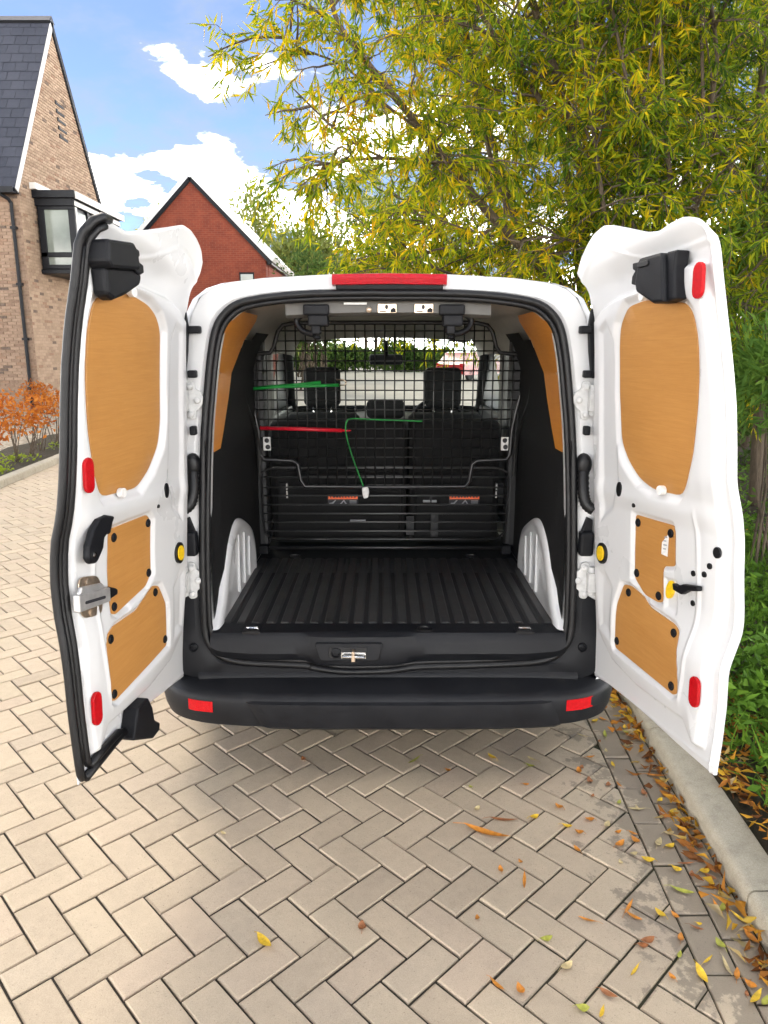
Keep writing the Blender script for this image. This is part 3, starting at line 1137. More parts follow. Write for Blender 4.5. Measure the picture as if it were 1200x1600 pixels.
pn = MB()
rows = []
NB = 40
for k in range(NB + 1):
    q = k / NB
    xt, xb = -.51 + q * 1.09, -.44 + q * 1.07
    col_ = []
    for s_, zz_, dd in ((0, .370, -.001), (.05, .364, -.015), (.5, .316, -.016), (.85, .270, -.004), (1, .252, .02)):
        e_ = .0 if 0 < k < NB else .009
        x = xt + (xb - xt) * s_
        col_.append((x, bump_y(x) + dd + e_, zz_))
    rows.append(col_)
MB().grid(rows).build('step_panel', 'bumper_plastic', bumper, smooth=30)
for x0, x1, z0, z1 in ((-.722, -.628, .319, .360), (.638, .742, .323, .365)):
    rows = []
    for zz_ in (z0, z1):
        rows.append([(x, bump_y(x) - .006, zz_) for x in np.linspace(x0, x1, 8)])
    back = [[(p[0], p[1] + .012, p[2]) for p in r_] for r_ in rows]
    m_ = MB().grid(rows)
    m_.add([rows[0][k] for k in range(8)] + [back[0][k] for k in range(8)], [(k, k + 1, 8 + k + 1, 8 + k) for k in range(7)])
    m_.add([rows[1][k] for k in range(8)] + [back[1][k] for k in range(8)], [(k, k + 1, 8 + k + 1, 8 + k) for k in range(7)])
    rf = m_.build('reflector', 'red_reflector', bumper, smooth=40)
MB().lathe([(.031, 0), (.031, .002), (.028, .005), (.027, .0035), (.012, .003), (.011, .005), (.002, .005)], lambda x, y, h: (.372 + x, bump_y(.37) - .008 - h, .332 + y), 24).build('tow_eye_cover', 'bumper_plastic', bumper, smooth=35)
MB().lathe([(.007, 0), (.007, .003), (.004, .004)], lambda x, y, h: (.53 + x, bump_y(.53) - .004 - h, .338 + y), 12).build('parking_sensor', 'black_plastic', bumper, smooth=35)

# underside and wheels
MB().box((-.78, .05, .24), (.78, 4.0, .34)).build('floor_pan', 'black_plastic', van)


def wheel(x, y, r_=.315, w_=.2, parent=van):
    sg = 1 if x > 0 else -1
    fn = lambda a, b, h: (x - sg * h, y + a, r_ + b)
    wh = MB().lathe([(.19, .0), (.26, -.012), (r_ - .02, -.004), (r_, .02), (r_, w_ - .02), (r_ - .02, w_ + .004), (.2, w_)], fn, 36).build('wheel', 'tyre', parent, smooth=50)
    rm = MB().lathe([(.05, -.004), (.09, -.002), (.17, .02), (.19, -.004), (.195, .01), (.19, .12)], fn, 36)
    rm.build('rim', 'steel', wh, smooth=40)


for sx in (-.87, .87):
    wheel(sx, .78)
    wheel(sx, 3.5)

# ---- load floor, sill
prof = [(-.63, .575)]
pitch = .0553
for k in range(-11, 12):
    xc = k * pitch
    prof += [(xc - .022, .573), (xc - .015, .5825), (xc + .011, .5825), (xc + .018, .573)]
prof += [(.63, .575)]
rows = []
for yy, dz in ((.068, -.008), (.082, 0), (.94, 0), (.955, -.008)):
    rows.append([(x, yy, z + (dz if z > .576 else 0)) for x, z in prof])
fl = MB().grid(rows)
fl.build('floor_mat', 'floor_rubber', van, smooth=25)
fb = MB()
fb.grid([[(-.64, .05, .574), (.64, .05, .574)], [(-.64, 1.4, .574 - .002), (.64, 1.4, .574 - .002)]])
fb.build('load_floor', 'dark_trim', van)
XS = list(np.linspace(-.648, .648, 61))
rows = []


def sill_z(x, z):
    return z


def dip(x):
    return float(np.interp(x, [-.31, -.25, .03, .12], [0, 1, 1, 0]))


for yy, zz_, dd in ((.072, .579, 0), (.0, .580, 0), (-.018, .578, 0), (-.026, .568, 0), (-.032, .535, .0), (-.040, .505, -.004), (-.030, .478, -.015), (-.018, .468, -.022), (.03, .445, -.03)):
    row = []
    for x in XS:
        nar = float(np.interp(abs(x), [.5, .62, .648], [0, .010, .028])) if zz_ < .55 else 0
        row.append((x, yy + (-.012 * dip(x) if .47 < zz_ < .57 else 0), zz_ + nar + dd * dip(x)))
    rows.append(row)
sill = MB().grid(rows).build('sill_trim', 'bumper_plastic', van, smooth=35)
# latch pocket in the middle of the sill
pz = lambda a, b, w: (-.142 + a, -.050 - w + (b - .52) * .1, b)
MB().prism(round_poly([(-.125, .552), (.125, .552), (.105, .488), (-.105, .488)], .012), pz, 0, .010).build('latch_surround', 'bumper_plastic', sill, bevel=.005)
MB().prism(round_poly([(-.072, .54), (.064, .54), (.072, .498), (-.075, .498)], .014), pz, .004, .0125).build('latch_recess', 'rubber', sill, bevel=.002)
MB().lathe([(.019, .0), (.019, .006), (.013, .008), (.012, .003), (.004, .004)], lambda x, y, h: pz(-.047 + x, .519 + y, .0125 + h), 20).build('latch_bung', 'black_plastic', sill, smooth=40)
st_ = MB()
st_.tube([pz(-.02, .512, .013), pz(-.02, .512, .03), pz(.055, .509, .03), pz(.055, .509, .013)], .0065, 8)
st_.prism([(-.028, .522), (.06, .522), (.062, .498), (-.028, .499)], pz, .0125, .016)
st_.build('striker', 'steel', sill, smooth=50, bevel=.001)
MB().prism([(.012, .535), (.020, .535), (.024, .497), (.010, .497)], pz, .016, .042).build('striker_post', 'zinc_plate', sill, bevel=.001)
for x in (-.500, .500):
    td = MB().box((x - .033, -.022, .572), (x + .033, .030, .584)).build('tie_down_recess', 'rubber', sill, bevel=.003)
    MB().tube([(x - .022, .0, .583), (x - .02, -.004, .592), (x + .02, -.004, .592), (x + .022, .0, .583)], .004, 6).build('tie_down_loop', 'chrome', td, smooth=60)
MB().lathe([(.030, 0), (.030, .006), (.022, .008), (.020, .002), (.008, .002)], lambda x, y, h: (.136 + x, .012 + y * .8, .578 + h), 20).build('floor_eyelet', 'rubber', sill, smooth=40)
for x in (-.46, .42):
    MB().lathe([(.034, 0), (.034, .006), (.026, .009), (.024, .002), (.006, .002)], lambda a, b, h, x=x: (x + a, .985 + b * .7, .575 + h), 20).build('floor_eyelet', 'rubber', van, smooth=40)

# ---- side linings
for sd in (-1, 1):
    def wall_x(z, y):
        # lining leans in towards the roof
        return sd * (.648 - .0 * y - max(0, z - 1.50) * .34 - max(0, z - 1.62) * .35)
    # lower black carpet lining up to the ply, and the dark quarter trim ahead of it
    lin = [(.03, .57), (1.12, .57), (1.12, 1.66), (.66, 1.64), (.60, 1.60), (.30, 1.26), (.03, 1.26)]
    NYg, NZg = 34, 34
    m_ = MB()
    cells = []
    for a in range(NYg):
        for b in range(NZg):
            y0, y1 = .03 + 1.09 * a / NYg, .03 + 1.09 * (a + 1) / NYg
            z0, z1 = .57 + 1.09 * b / NZg, .57 + 1.09 * (b + 1) / NZg
            yc_, zc_ = (y0 + y1) / 2, (z0 + z1) / 2
            if float(poly_sd(lin, np.array([yc_]), np.array([zc_]))[0]) < 0:
                continue

            def lx(y, z):
                bulge = .012 * float(sstep(.0, .06, np.array(min(y - .10, .9 - y, z - .70, 1.18 - z)) + .0))
                return wall_x(z, y) - sd * (.004 + bulge)
            m_.add([(lx(y0, z0), y0, z0), (lx(y1, z0), y1, z0), (lx(y1, z1), y1, z1), (lx(y0, z1), y0, z1)], [(0, 1, 2, 3)])
    o = m_.build('side_lining', 'side_carpet', van, fix=False)
    bm = bmesh.new()
    bm.from_mesh(o.data)
    bmesh.ops.remove_doubles(bm, verts=bm.verts, dist=.0004)
    bm.to_mesh(o.data)
    bm.free()
    o.data.shade_smooth()
    # ply lining above
    ply = [(.06, 1.25), (.13, 1.222), (.235, 1.222), (.30, 1.28), (.42, 1.40), (.52, 1.52), (.57, 1.62), (.565, 1.70), (.52, 1.722), (.10, 1.722)]
    cy_, cz_ = .28, 1.5
    dense = []
    for k in range(len(ply)):
        p, q = np.array(ply[k]), np.array(ply[(k + 1) % len(ply)])
        for s_ in np.linspace(0, 1, 6)[:-1]:
            dense.append(p + (q - p) * s_)
    rows = []
    for s_ in (1., 1., .85, .6, .3, .02):
        first = len(rows) == 0
        rows.append([(wall_x(cz_ + (p[1] - cz_) * s_, 0) - sd * (.006 if first else .012), cy_ + (p[0] - cy_) * s_, cz_ + (p[1] - cz_) * s_) for p in dense + dense[:1]])
    MB().grid(rows).build('ply_side_panel', 'plywood_lining', van, smooth=40)
    # white wheel-arch cover with raised ribs
    arch = [(-.012, .585), (.09, .655), (.185, .77), (.27, .85), (.37, .895), (.46, .898), (.58, .862), (.74, .785), (.81, .69), (.83, .585)]
    ar = smooth_path([(a, b, 0) for a, b in arch], 4)
    ca, cb = .45, .58
    rows = []
    for s_, xx in ((1.0, .652), (.995, .630), (.97, .622), (.90, .618), (.84, .6165), (.80, .622), (.5, .622), (.02, .622)):
        rows.append([(sd * xx, ca + (p[0] - ca) * s_, cb + (p[1] - cb) * s_) for p in ar])
    wa = MB().grid(rows).build('wheel_arch_cover', 'white_paint', van, smooth=50)
    for yy, zt in ((.40, .84), (.52, .82), (.63, .775)):
        rb = MB()
        rb.tube([(sd * .620, yy - .02, .60), (sd * .618, yy, zt)], [.007, .004], 8)
        rb.build('rib', 'white_paint', wa, smooth=60)
    # seat-belt style black strap and grey pillar ahead of the lining
    MB().box((min(sd * .60, sd * .72), 1.06, .60), (max(sd * .60, sd * .72), 1.16, 1.66)).build('pillar_trim', 'dark_trim', van, bevel=.02)
    MB().box((min(sd * .70, sd * .79), 1.95, .60), (max(sd * .70, sd * .79), 2.08, 1.66)).build('pillar_trim', 'grey_trim', van, bevel=.02)
    sp_ = smooth_path([(sd * .655, .80, 1.45), (sd * .652, .84, 1.36), (sd * .64, .93, 1.26), (sd * .63, 1.0, 1.16), (sd * .628, 1.02, .98)], 5)
    MB().tube(sp_, .011, 6).build('belt_strap', 'wire_black', van, smooth=60)
    # lower inner door skins of the cab and A pillar trims
    MB().box((min(sd * .74, sd * .80), 1.16, .5), (max(sd * .74, sd * .80), 3.3, 1.16)).build('door_trim', 'dark_trim', van, bevel=.02)
    MB().tube([(sd * .70, 2.74, 1.66), (sd * .76, 3.4, 1.12)], .035, 8).build('windscreen_pillar', 'dark_trim', van, smooth=60)

# ---- roof lining, rear header, roof brackets
HL = [(.655, 1.56), (.64, 1.62), (.605, 1.685), (.55, 1.728), (.46, 1.750), (.3, 1.762), (0, 1.766)]
HLF = HL + [(-x, z) for x, z in HL[-2::-1]]
rows = []
for yy, dz in ((.16, 0), (.30, .005), (1.1, .008), (2.2, 0), (2.62, -.04), (2.76, -.10)):
    rows.append([(x, yy, z + (dz if z > 1.70 else dz * .3)) for x, z in HLF])
MB().grid(rows).build('headliner', 'headliner', van, smooth=180)
# rear header beam with two latch plates
rows = []
for yy, zz_ in ((.135, 1.765), (.128, 1.742), (.125, 1.716), (.15, 1.706), (.24, 1.708), (.30, 1.76)):
    rows.append([(x, yy, zz_ - .02 * (abs(x) / .5) ** 2) for x in np.linspace(-.36, .36, 16)])
hd = MB().grid(rows).build('header_beam', 'grey_trim', van, smooth=40)
for x in (-.004, .124):
    hz = lambda a, b, w, x=x: (x + a, .123 - w, 1.728 + b)
    lp = MB().prism(round_poly([(-.033, -.015), (.033, -.015), (.033, .016), (-.033, .016)], .004), hz, 0, .004).build('latch_plate', 'zinc_plate', hd, bevel=.001)
    MB().prism(ellipse(-.002, .005, .006, .008, 12), hz, .004, .0055).build('plate_hole', 'ink', lp)
    MB().prism([(.012, -.013), (.030, -.013), (.030, -.002), (.022, .003), (.012, -.004)], hz, .004, .008).build('plate_clip', 'black_plastic', lp)
    MB().prism([(-.026, -.011), (-.004, -.012), (-.004, -.008), (-.026, -.007)], hz, .004, .0055).build('plate_slot', 'ink', lp)
MB().lathe([(.010, 0), (.010, .004), (.006, .007)], lambda x, y, h: (-.068 + x, .122 - h, 1.724 + y), 12).build('header_screw', 'zinc_plate', hd, smooth=40)
MB().box((-.155, .116, 1.741), (-.075, .124, 1.748)).build('header_clip', 'white_sticker', hd)
for x, sg in ((-.252, 1), (.222, -1)):
    rb_ = MB().box((x - .045, .105, 1.705), (x + .045, .20, 1.742))
    rb_.box((x - .030, .110, 1.668), (x + .040, .19, 1.708))
    rb_.box((x - .018, .112, 1.640), (x + .014, .17, 1.672))
    rbo = rb_.build('roof_bracket', 'black_plastic', van, bevel=.006)
    MB().tube(smooth_path([(x - .045 * sg, .16, 1.715), (x - .075 * sg, .17, 1.69), (x - .055 * sg, .16, 1.655), (x - .01 * sg, .14, 1.64)], 5), .011, 8).build('bracket_cable', 'rubber', rbo, smooth=60)
    MB().lathe([(.009, 0), (.014, .006), (.010, .016)], lambda a, b, h: (x + a, .135 + b, 1.622 + h), 12).build('bracket_knob', 'rubber', rbo, smooth=40)

# ---- mesh bulkhead
CY = 1.05
up_out = [(0, 1.712), (.43, 1.712), (.487, 1.700), (.512, 1.67), (.532, 1.60), (.552, 1.572), (.60, 1.568), (.655, 1.566), (.68, 1.545), (.686, 1.47), (.665, 1.40), (.640, 1.30), (.622, 1.20), (.618, 1.085), (.600, 1.056), (.455, 1.050), (.432, 1.033), (.420, .95), (.398, .920), (0, .918)]
fr_r = [(x - .010, CY, z) for x, z in up_out]
fr_l = [(-x - .010, CY, z) for x, z in up_out[::-1]]
frame_pts = fr_r + fr_l[1:-1]
mesh_bulkhead = MB().tube(frame_pts, .0105, 8, True).build('mesh_bulkhead', 'cage_tube', van, smooth=60)
fpoly = [(p[0], p[2]) for p in frame_pts]


def spans(poly, axis, c):
    hit = []
    for i in range(len(poly)):
        p, q = poly[i - 1], poly[i]
        if (p[axis] - c) * (q[axis] - c) < 0:
            s_ = (c - p[axis]) / (q[axis] - p[axis])
            hit.append(p[1 - axis] + (q[1 - axis] - p[1 - axis]) * s_)
    hit.sort()
    return [(hit[k], hit[k + 1]) for k in range(0, len(hit) - 1, 2)]


for k in range(-14, 15):
    x = -.011 + k * .0474
    for a, b in spans(fpoly, 0, x):
        if b - a > .02:
            MB().tube([(x, CY - .004, a), (x, CY - .004, b)], .0035, 5).build('wire', 'wire_black', mesh_bulkhead, smooth=180)
for k in range(0, 17):
    z = 1.6745 - k * .0466
    for a, b in spans(fpoly, 1, z):
        if b - a > .02:
            MB().tube([(a, CY + .0005, z), (b, CY + .0005, z)], .0035, 5).build('wire', 'wire_black', mesh_bulkhead, smooth=180)
# lower grille of long horizontal bars
gl_ = smooth_path([(-.30, .648, 0), (-.555, .650, 0), (-.598, .668, 0), (-.622, .72, 0), (-.624, .96, 0), (-.612, .995, 0), (-.57, 1.013, 0), (-.455, 1.016, 0)], 4)
lower_grille = MB()
lower_grille.tube([(p[0], CY + .004, p[1]) for p in gl_], .0055, 6)
lower_grille.tube([(-p[0] - .022, CY + .004, p[1]) for p in gl_], .0055, 6)
lower_grille = lower_grille.build('lower_grille', 'cage_tube', van, smooth=60)
for z in (1.013, .966, .914, .872, .825, .780, .736, .689, .646):
    hw = .60 if z in (.646, 1.013) else .621
    MB().tube([(-hw, CY + .010, z), (hw - .022, CY + .010, z)], .0046, 6).build('bar', 'bar_grey', lower_grille, smooth=180)
MB().tube([(-.64, CY - .01, .607), (.62, CY - .01, .607)], .0085, 8).build('floor_bar', 'cage_tube', lower_grille, smooth=180)
for x in (-.625, .603):
    MB().box((x - .025, CY - .035, .578), (x + .025, CY + .02, .622)).build('floor_clamp', 'black_plastic', lower_grille, bevel=.006)
for x, z0, z1 in ((-.59, 1.103, 1.169), (.578, 1.103, 1.169)):
    pl_ = MB().box((x - .018, CY - .012, z0), (x + .018, CY - .006, z1)).build('fixing_plate', 'white_sticker', mesh_bulkhead, bevel=.001)
    MB().lathe([(.012, 0), (.010, .006), (.003, .007)], lambda a, b, h: (x + a, CY - .012 - h, z1 - .017 + b), 10).build('fixing_bolt', 'ink', pl_, smooth=40)
    MB().lathe([(.012, 0), (.010, .006), (.003, .007)], lambda a, b, h: (x + a + .004, CY - .012 - h, z0 + .017 + b), 10).build('fixing_bolt', 'ink', pl_, smooth=40)

# ---- second row seat backs behind the mesh
for x0, x1 in ((-.60, .10), (.115, .58)):
    sb = MB().box((x0, 1.16, .60), (x1, 1.34, 1.235)).build('rear_seat_back', 'seat_fabric', van, bevel=.035, bseg=3)
    MB().box((x0 + .03, 1.145, .63), (x1 - .03, 1.165, .98)).build('seat_back_panel', 'seat_fabric', sb, bevel=.012)
for x, lab in ((-.226, 0), (.398, 1)):
    sbp = MB().box((x - .078, 1.138, .806), (x + .078, 1.143, .862)).build('warning_label', 'ink', van)
    MB().box((x - .076, 1.136, .838), (x + .076, 1.138, .861)).build('label_band', 'orange_sticker', sbp)
    for k in range(9):
        xx = x - .066 + k * .0155
        MB().box((xx, 1.1352, .846), (xx + random.uniform(.006, .012), 1.136, .853)).build('label_letter', 'ink', sbp)
    pic = MB()
    pic.prism([(-.07, .008), (-.05, .008), (-.035, .026), (-.04, .028), (-.055, .014), (-.07, .012)], lambda a, b, w: (x + a, 1.1375 - w, .806 + b), 0, .002)
    pic.prism([(-.015, .008), (.005, .03), (.02, .008), (.012, .008), (.004, .02), (-.006, .008)], lambda a, b, w: (x + a, 1.1375 - w, .806 + b), 0, .002)
    for k in range(4):
        pic.box((x + .034, 1.1355, .811 + k * .006), (x + .07, 1.137, .8135 + k * .006))
    pic.build('label_picture', 'grey_print', sbp)
for x in (-.527, .575):
    lt = MB().box((x - .022, 1.130, .842), (x + .022, 1.15, .925)).build('seat_latch', 'black_plastic', van, bevel=.003)
    MB().box((x + (.012 if x < 0 else -.020), 1.127, .846), (x + (.020 if x < 0 else -.012), 1.131, .922)).build('latch_strip', 'chrome', lt)
for x, z, w_, h_ in ((-.15, .724, .04, .007), (.22, .828, .035, .006), (.225, .84, .006, .02), (.245, .70, .02, .06), (.12, .70, .02, .05)):
    MB().box((x - w_, 1.128, z - h_), (x + w_, 1.14, z + h_)).build('seat_fitting', 'grey_print' if h_ < .01 else 'dark_trim', van, bevel=.002)


def seat(x, yb, zt, w_, name='front_seat'):
    prof = [(0, .45), (.0, .70), (.04, zt - .12), (.06, zt - .02), (.10, zt), (.15, zt - .03), (.17, zt - .12), (.16, .7), (.2, .5)]
    rows = []
    for s_ in (-1, -.86, -.4, .4, .86, 1):
        ins = .03 if abs(s_) == 1 else 0
        rows.append([(x + s_ * w_ / 2, yb + y * (1 if ins == 0 else .7) + ins, z - (ins if z > zt - .15 else 0)) for y, z in prof])
    s0 = MB().grid(rows).build(name, 'seat_fabric', van, smooth=60)
    MB().box((x - w_ / 2, yb + .1, .4), (x + w_ / 2, yb + .6, .58)).build('seat_cushion', 'seat_fabric', s0, bevel=.05, bseg=3)
    return s0


def headrest(x, y, z0, z1, w_, par):
    h_ = MB().box((x - w_ / 2, y - .05, z0), (x + w_ / 2, y + .05, z1)).build('head_restraint', 'seat_fabric', par, bevel=.038, bseg=4)
    for dx in (-.06, .06):
        MB().tube([(x + dx, y, z0 - .10), (x + dx, y, z0 + .02)], .006, 6).build('head_restraint_post', 'steel', par, smooth=180)


s1 = seat(-.43, 2.32, 1.175, .50)
headrest(-.43, 2.42, 1.212, 1.472, .245, s1)
s2 = seat(.40, 2.32, 1.175, .50)
headrest(.38, 2.42, 1.205, 1.470, .245, s2)
s3 = seat(-.0, 2.30, 1.10, .26)
headrest(-.005, 2.38, 1.135, 1.262, .255, s3)
# dashboard, steering wheel, mirror
rows = []
for yy, zz_ in ((2.86, .55), (2.86, .92), (2.90, 1.03), (3.0, 1.075), (3.2, 1.08), (3.40, 1.085)):
    rows.append([(x, yy, zz_ + .02 * math.cos(x * 4)) for x in np.linspace(-.76, .76, 14)])
MB().grid(rows).build('dashboard', 'dark_trim', van, smooth=50)
sw = [(.37 + .185 * math.cos(a), 2.72 - .06 * math.sin(a), 1.075 + .17 * math.sin(a)) for a in np.linspace(0, 2 * math.pi, 33)[:-1]]
swo = MB().tube(sw, .015, 8, True).build('steering_wheel', 'black_plastic', van, smooth=180)
MB().box((.31, 2.72, 1.03), (.43, 2.77, 1.12)).build('wheel_hub', 'black_plastic', swo, bevel=.02)
mr = MB().box((-.124, 2.985, 1.475), (.124, 3.02, 1.552)).build('rear_view_mirror', 'black_plastic', van, bevel=.025, bseg=3)
MB().tube([(0, 3.0, 1.54), (0, 2.96, 1.60), (.0, 2.90, 1.64)], .016, 8).build('mirror_stalk', 'black_plastic', mr, smooth=60)
for sx in (-1, 1):
    MB().tube(smooth_path([(sx * .05 - .1, 3.44, 1.125), (sx * .3 - .05, 3.38, 1.135), (sx * .62, 3.34, 1.14)], 5), .012, 6).build('wiper', 'black_plastic', van, smooth=60)
for sx in (-1, 1):
    dm = MB().box((sx * .93 - .08, 2.75, 1.13), (sx * .93 + .08, 2.87, 1.33)).build('door_mirror', 'black_plastic', van, bevel=.03, bseg=3)
    MB().box((sx * .93 - .065, 2.742, 1.15), (sx * .93 + .065, 2.749, 1.31)).build('mirror_glass', 'chrome', dm)

# ------------------------------------------------------------------ rear doors
HS = [0.0, .1, .2, .3, .4, .45, .55, .65, .72, .8, .9, 1.0, 1.1, 1.2, 1.3, 1.4, 1.45]


class DoorFrame:
    def __init__(s, side, O, al, W, F, H):
        t_, ph = R(5), R(90 + al)
        s.O = np.array(O)
        s.a = np.array((0, math.sin(t_), math.cos(t_)))
        r_ = np.array((0, -math.cos(t_), math.sin(t_)))
        w0 = np.array((-side, 0, 0.))
        s.w = math.cos(ph) * w0 + math.sin(ph) * r_
        s.n = math.cos(ph) * -r_ + math.sin(ph) * w0
        s.W = W
        s.hh = np.linspace(-.1, 1.7, 361)
        ker = np.exp(-(np.arange(-9, 10) / 4.5) ** 2)
        ker /= ker.sum()
        tabs = []
        for arr in (F, H):
            hs2 = [-.1] + HS + [1.55, 1.7]
            a2 = [arr[0]] + list(arr) + [arr[-1] + .025, arr[-1] + .04]
            tabs.append(np.convolve(np.pad(np.interp(s.hh, hs2, a2), 9, 'edge'), ker, 'valid'))
        s.F, s.H = tabs

    def nB(s, u, h):
        fh, ff = np.interp(h, s.hh, s.H), np.interp(h, s.hh, s.F)
        return fh + (ff - fh) * np.clip(np.asarray(u) / s.W, -.2, 1.1)

    def P(s, u, h, n):
        u, h, n = np.asarray(u, float), np.asarray(h, float), np.asarray(n, float)
        return s.O + u[..., None] * s.w + h[..., None] * s.a + n[..., None] * s.n

    def fn(s, base=0.):
        def f(u, h, w):
            return tuple(s.P(u, h, float(s.nB(u, h)) + base + w).tolist())
        return f

    def flat(s, cu, ch, base=0.):
        n0 = float(s.nB(cu, ch)) + base

        def f(u, h, w):
            return tuple(s.P(u, h, n0 + w).tolist())
        return f


RAISE = [(.045, 1.30), (.12, 1.335), (.213, 1.350), (.384, 1.352), (.55, 1.345), (.64, 1.375), (.70, 1.36), (.715, 1.24), (.718, 1.05), (.715, .85), (.712, .75), (.71, .62), (.70, .45), (.69, .36), (.70, .30), (.70, .16), (.695, .055), (.655, .045), (.60, .095), (.497, .094), (.34, .096), (.171, .125), (.06, .20), (.035, .42)]
RH_, D1, D2 = .032, .017, .011


def relief(U, H, plys, W):
    ra = [(u * W / .74, h) for u, h in RAISE]
    sd = poly_sd(ra, U, H)
    r_ = RH_ * (.75 * sstep(.0, .022, sd) + .25 * sstep(.0, .07, sd))
    for k, p in enumerate(plys):
        d = poly_sd(p, U, H)
        dep, soft = (D1, .022) if k == 0 else (D2, .009)
        r_ = r_ - dep * sstep(-soft - .006, -.004, d)
    # pressed ridge between upper and lower panels, and a swage up the hinge side
    r_ = r_ + .006 * sstep(.05, .0, np.abs(H - .712 + .04 * (U - .4))) * sstep(.0, .05, sd)
    r_ = r_ - .010 * sstep(.0, .03, poly_sd([(.10, .60), (.19, .66), (.24, .74), (.22, 1.22), (.17, 1.29), (.10, 1.26)], U, H))
    # lower pressed hollow by the hinge and the lip along the top flare
    r_ = r_ - .012 * sstep(.0, .04, poly_sd([(.07, .22), (.18, .20), (.19, .40), (.13, .46), (.07, .45)], U, H))
    lip = 1.405 + .085 * np.exp(-((U - .20) / .17) ** 2)
    r_ = r_ + .004 * sstep(.012, .0, np.abs(H - lip))
    # folded hem round the bottom and down the free edge
    r_ = r_ + .004 * sstep(.006, .0, np.abs(U - (W - .016))) + .003 * sstep(.006, 0, np.abs(H - .030))
    # pressed ribs beside the lock and under the upper panel
    r_ = r_ - .006 * sstep(.0, .010, poly_sd([(.46, .50), (.525, .50), (.53, .39), (.47, .40)], U, H))
    r_ = r_ + .005 * sstep(.012, .0, np.abs(U - .56 * W / .74 - .06 * np.sin(H * 3))) * sstep(.12, .2, H) * sstep(.74, .66, H)
    return r_


def build_door(D, side, top_pts, bot_pts, plys, label, skin=.014):
    NX, NY = 150, 290
    S = np.linspace(0, 1, NX)
    T = np.linspace(0, 1, NY)
    tp, bp_ = np.array(sorted(top_pts)), np.array(sorted(bot_pts))
    Uc = S * D.W
    ht, hb = np.interp(Uc, tp[:, 0], tp[:, 1]), np.interp(Uc, bp_[:, 0], bp_[:, 1])
    for _ in range(2):
        ht = np.convolve(np.pad(ht, 2, 'edge'), [.15, .2, .3, .2, .15], 'valid')
    U = np.repeat(Uc[None], NY, 0)
    H = hb[None] + (ht - hb)[None] * T[:, None]
    base = D.nB(U, H)
    n_in = base + relief(U, H, plys, D.W)
    # round the outermost edge
    e = np.minimum(np.minimum(U, D.W - U), np.minimum(H - hb[None], ht[None] - H))
    n_in = n_in - .004 * sstep(.008, 0, e)
    Pi = D.P(U, H, n_in).reshape(-1, 3)
    Po = D.P(U, H, base - skin - .020 * sstep(0, .12, e)).reshape(-1, 3)
    N = NX * NY
    q = []
    for j in range(NY - 1):
        for i in range(NX - 1):
            a = j * NX + i
            q.append((a, a + 1, a + NX + 1, a + NX))
    q = np.array(q)
    quads = [q, q[:, ::-1] + N]
    loop = [i for i in range(NX)] + [j * NX + NX - 1 for j in range(1, NY)] + [(NY - 1) * NX + i for i in range(NX - 2, -1, -1)] + [j * NX for j in range(NY - 2, 0, -1)]
    L2 = np.array(loop)
    nx = np.roll(L2, -1)
    quads.append(np.stack([L2, L2 + N, nx + N, nx], 1))
    o = fast_mesh('rear_door', np.concatenate([Pi, Po]), np.concatenate(quads), 'white_paint', van, True)
    bm = bmesh.new()
    bm.from_mesh(o.data)
    bmesh.ops.recalc_face_normals(bm, faces=bm.faces)
    bm.to_mesh(o.data)
    bm.free()
    o.data.shade_smooth()
    o.data.set_sharp_from_angle(angle=R(50))
    o['label'] = label
    # ply panels
    for k, p in enumerate(plys):
        pr = round_poly(p, .012 if k else .03, 3)
        c = np.array((.40, .56)) if (k == 1) else np.mean(p, 0)
        lift = RH_ - (D1 if k == 0 else D2) + .0035
        rows = []
        dense = []
        for m in range(len(pr)):
            a, b = np.array(pr[m]), np.array(pr[(m + 1) % len(pr)])
            nn = max(1, int(np.linalg.norm(b - a) / .03))
            for z in range(nn):
                dense.append(a + (b - a) * z / nn)
        for s_, dn in ((1., -.008), (1., -.001), (.994, 0.), (.8, 0), (.55, 0), (.3, 0), (.0005, 0)):
            pts = [c + (np.array(v_) - c) * s_ for v_ in dense + dense[:1]]
            rows.append([tuple(D.P(v_[0], v_[1], float(D.nB(v_[0], v_[1])) + lift + dn).tolist()) for v_ in pts])
        MB().grid(rows).build('plywood_panel', 'plywood', o, smooth=30)
    return o


def pins(D, o, pts):
    for u, h in pts:
        f = D.flat(u, h, RH_ - D2 + .003)
        MB().lathe([(.0135, 0), (.0135, .003), (.010, .0055), (.008, .004), (.003, .0045)], lambda x, y, w: f(u + x, h + y, w), 14).build('panel_clip', 'black_plastic', o, smooth=40)


def rel_at(D, u, h, span=.02):
    plys = Lply if D is LD else Rply
    us = np.array([u, u - span, u + span, u, u])
    hs_ = np.array([h, h, h, h - span, h + span])
    return float((D.nB(us, hs_) + relief(us, hs_, plys, D.W)).max() - D.nB(u, h))


def disc(D, o, u, h, r_, name, mat, th=.003, base=RH_, ry=None, rot=0):
    f = D.flat(u, h, rel_at(D, u, h, r_ * .7) + .001 + max(0, th - .006))
    return MB().prism(ellipse(u, h, r_, ry or r_, 20, rot), f, -.004, th).build(name, mat, o, bevel=min(.0015, th * .4))


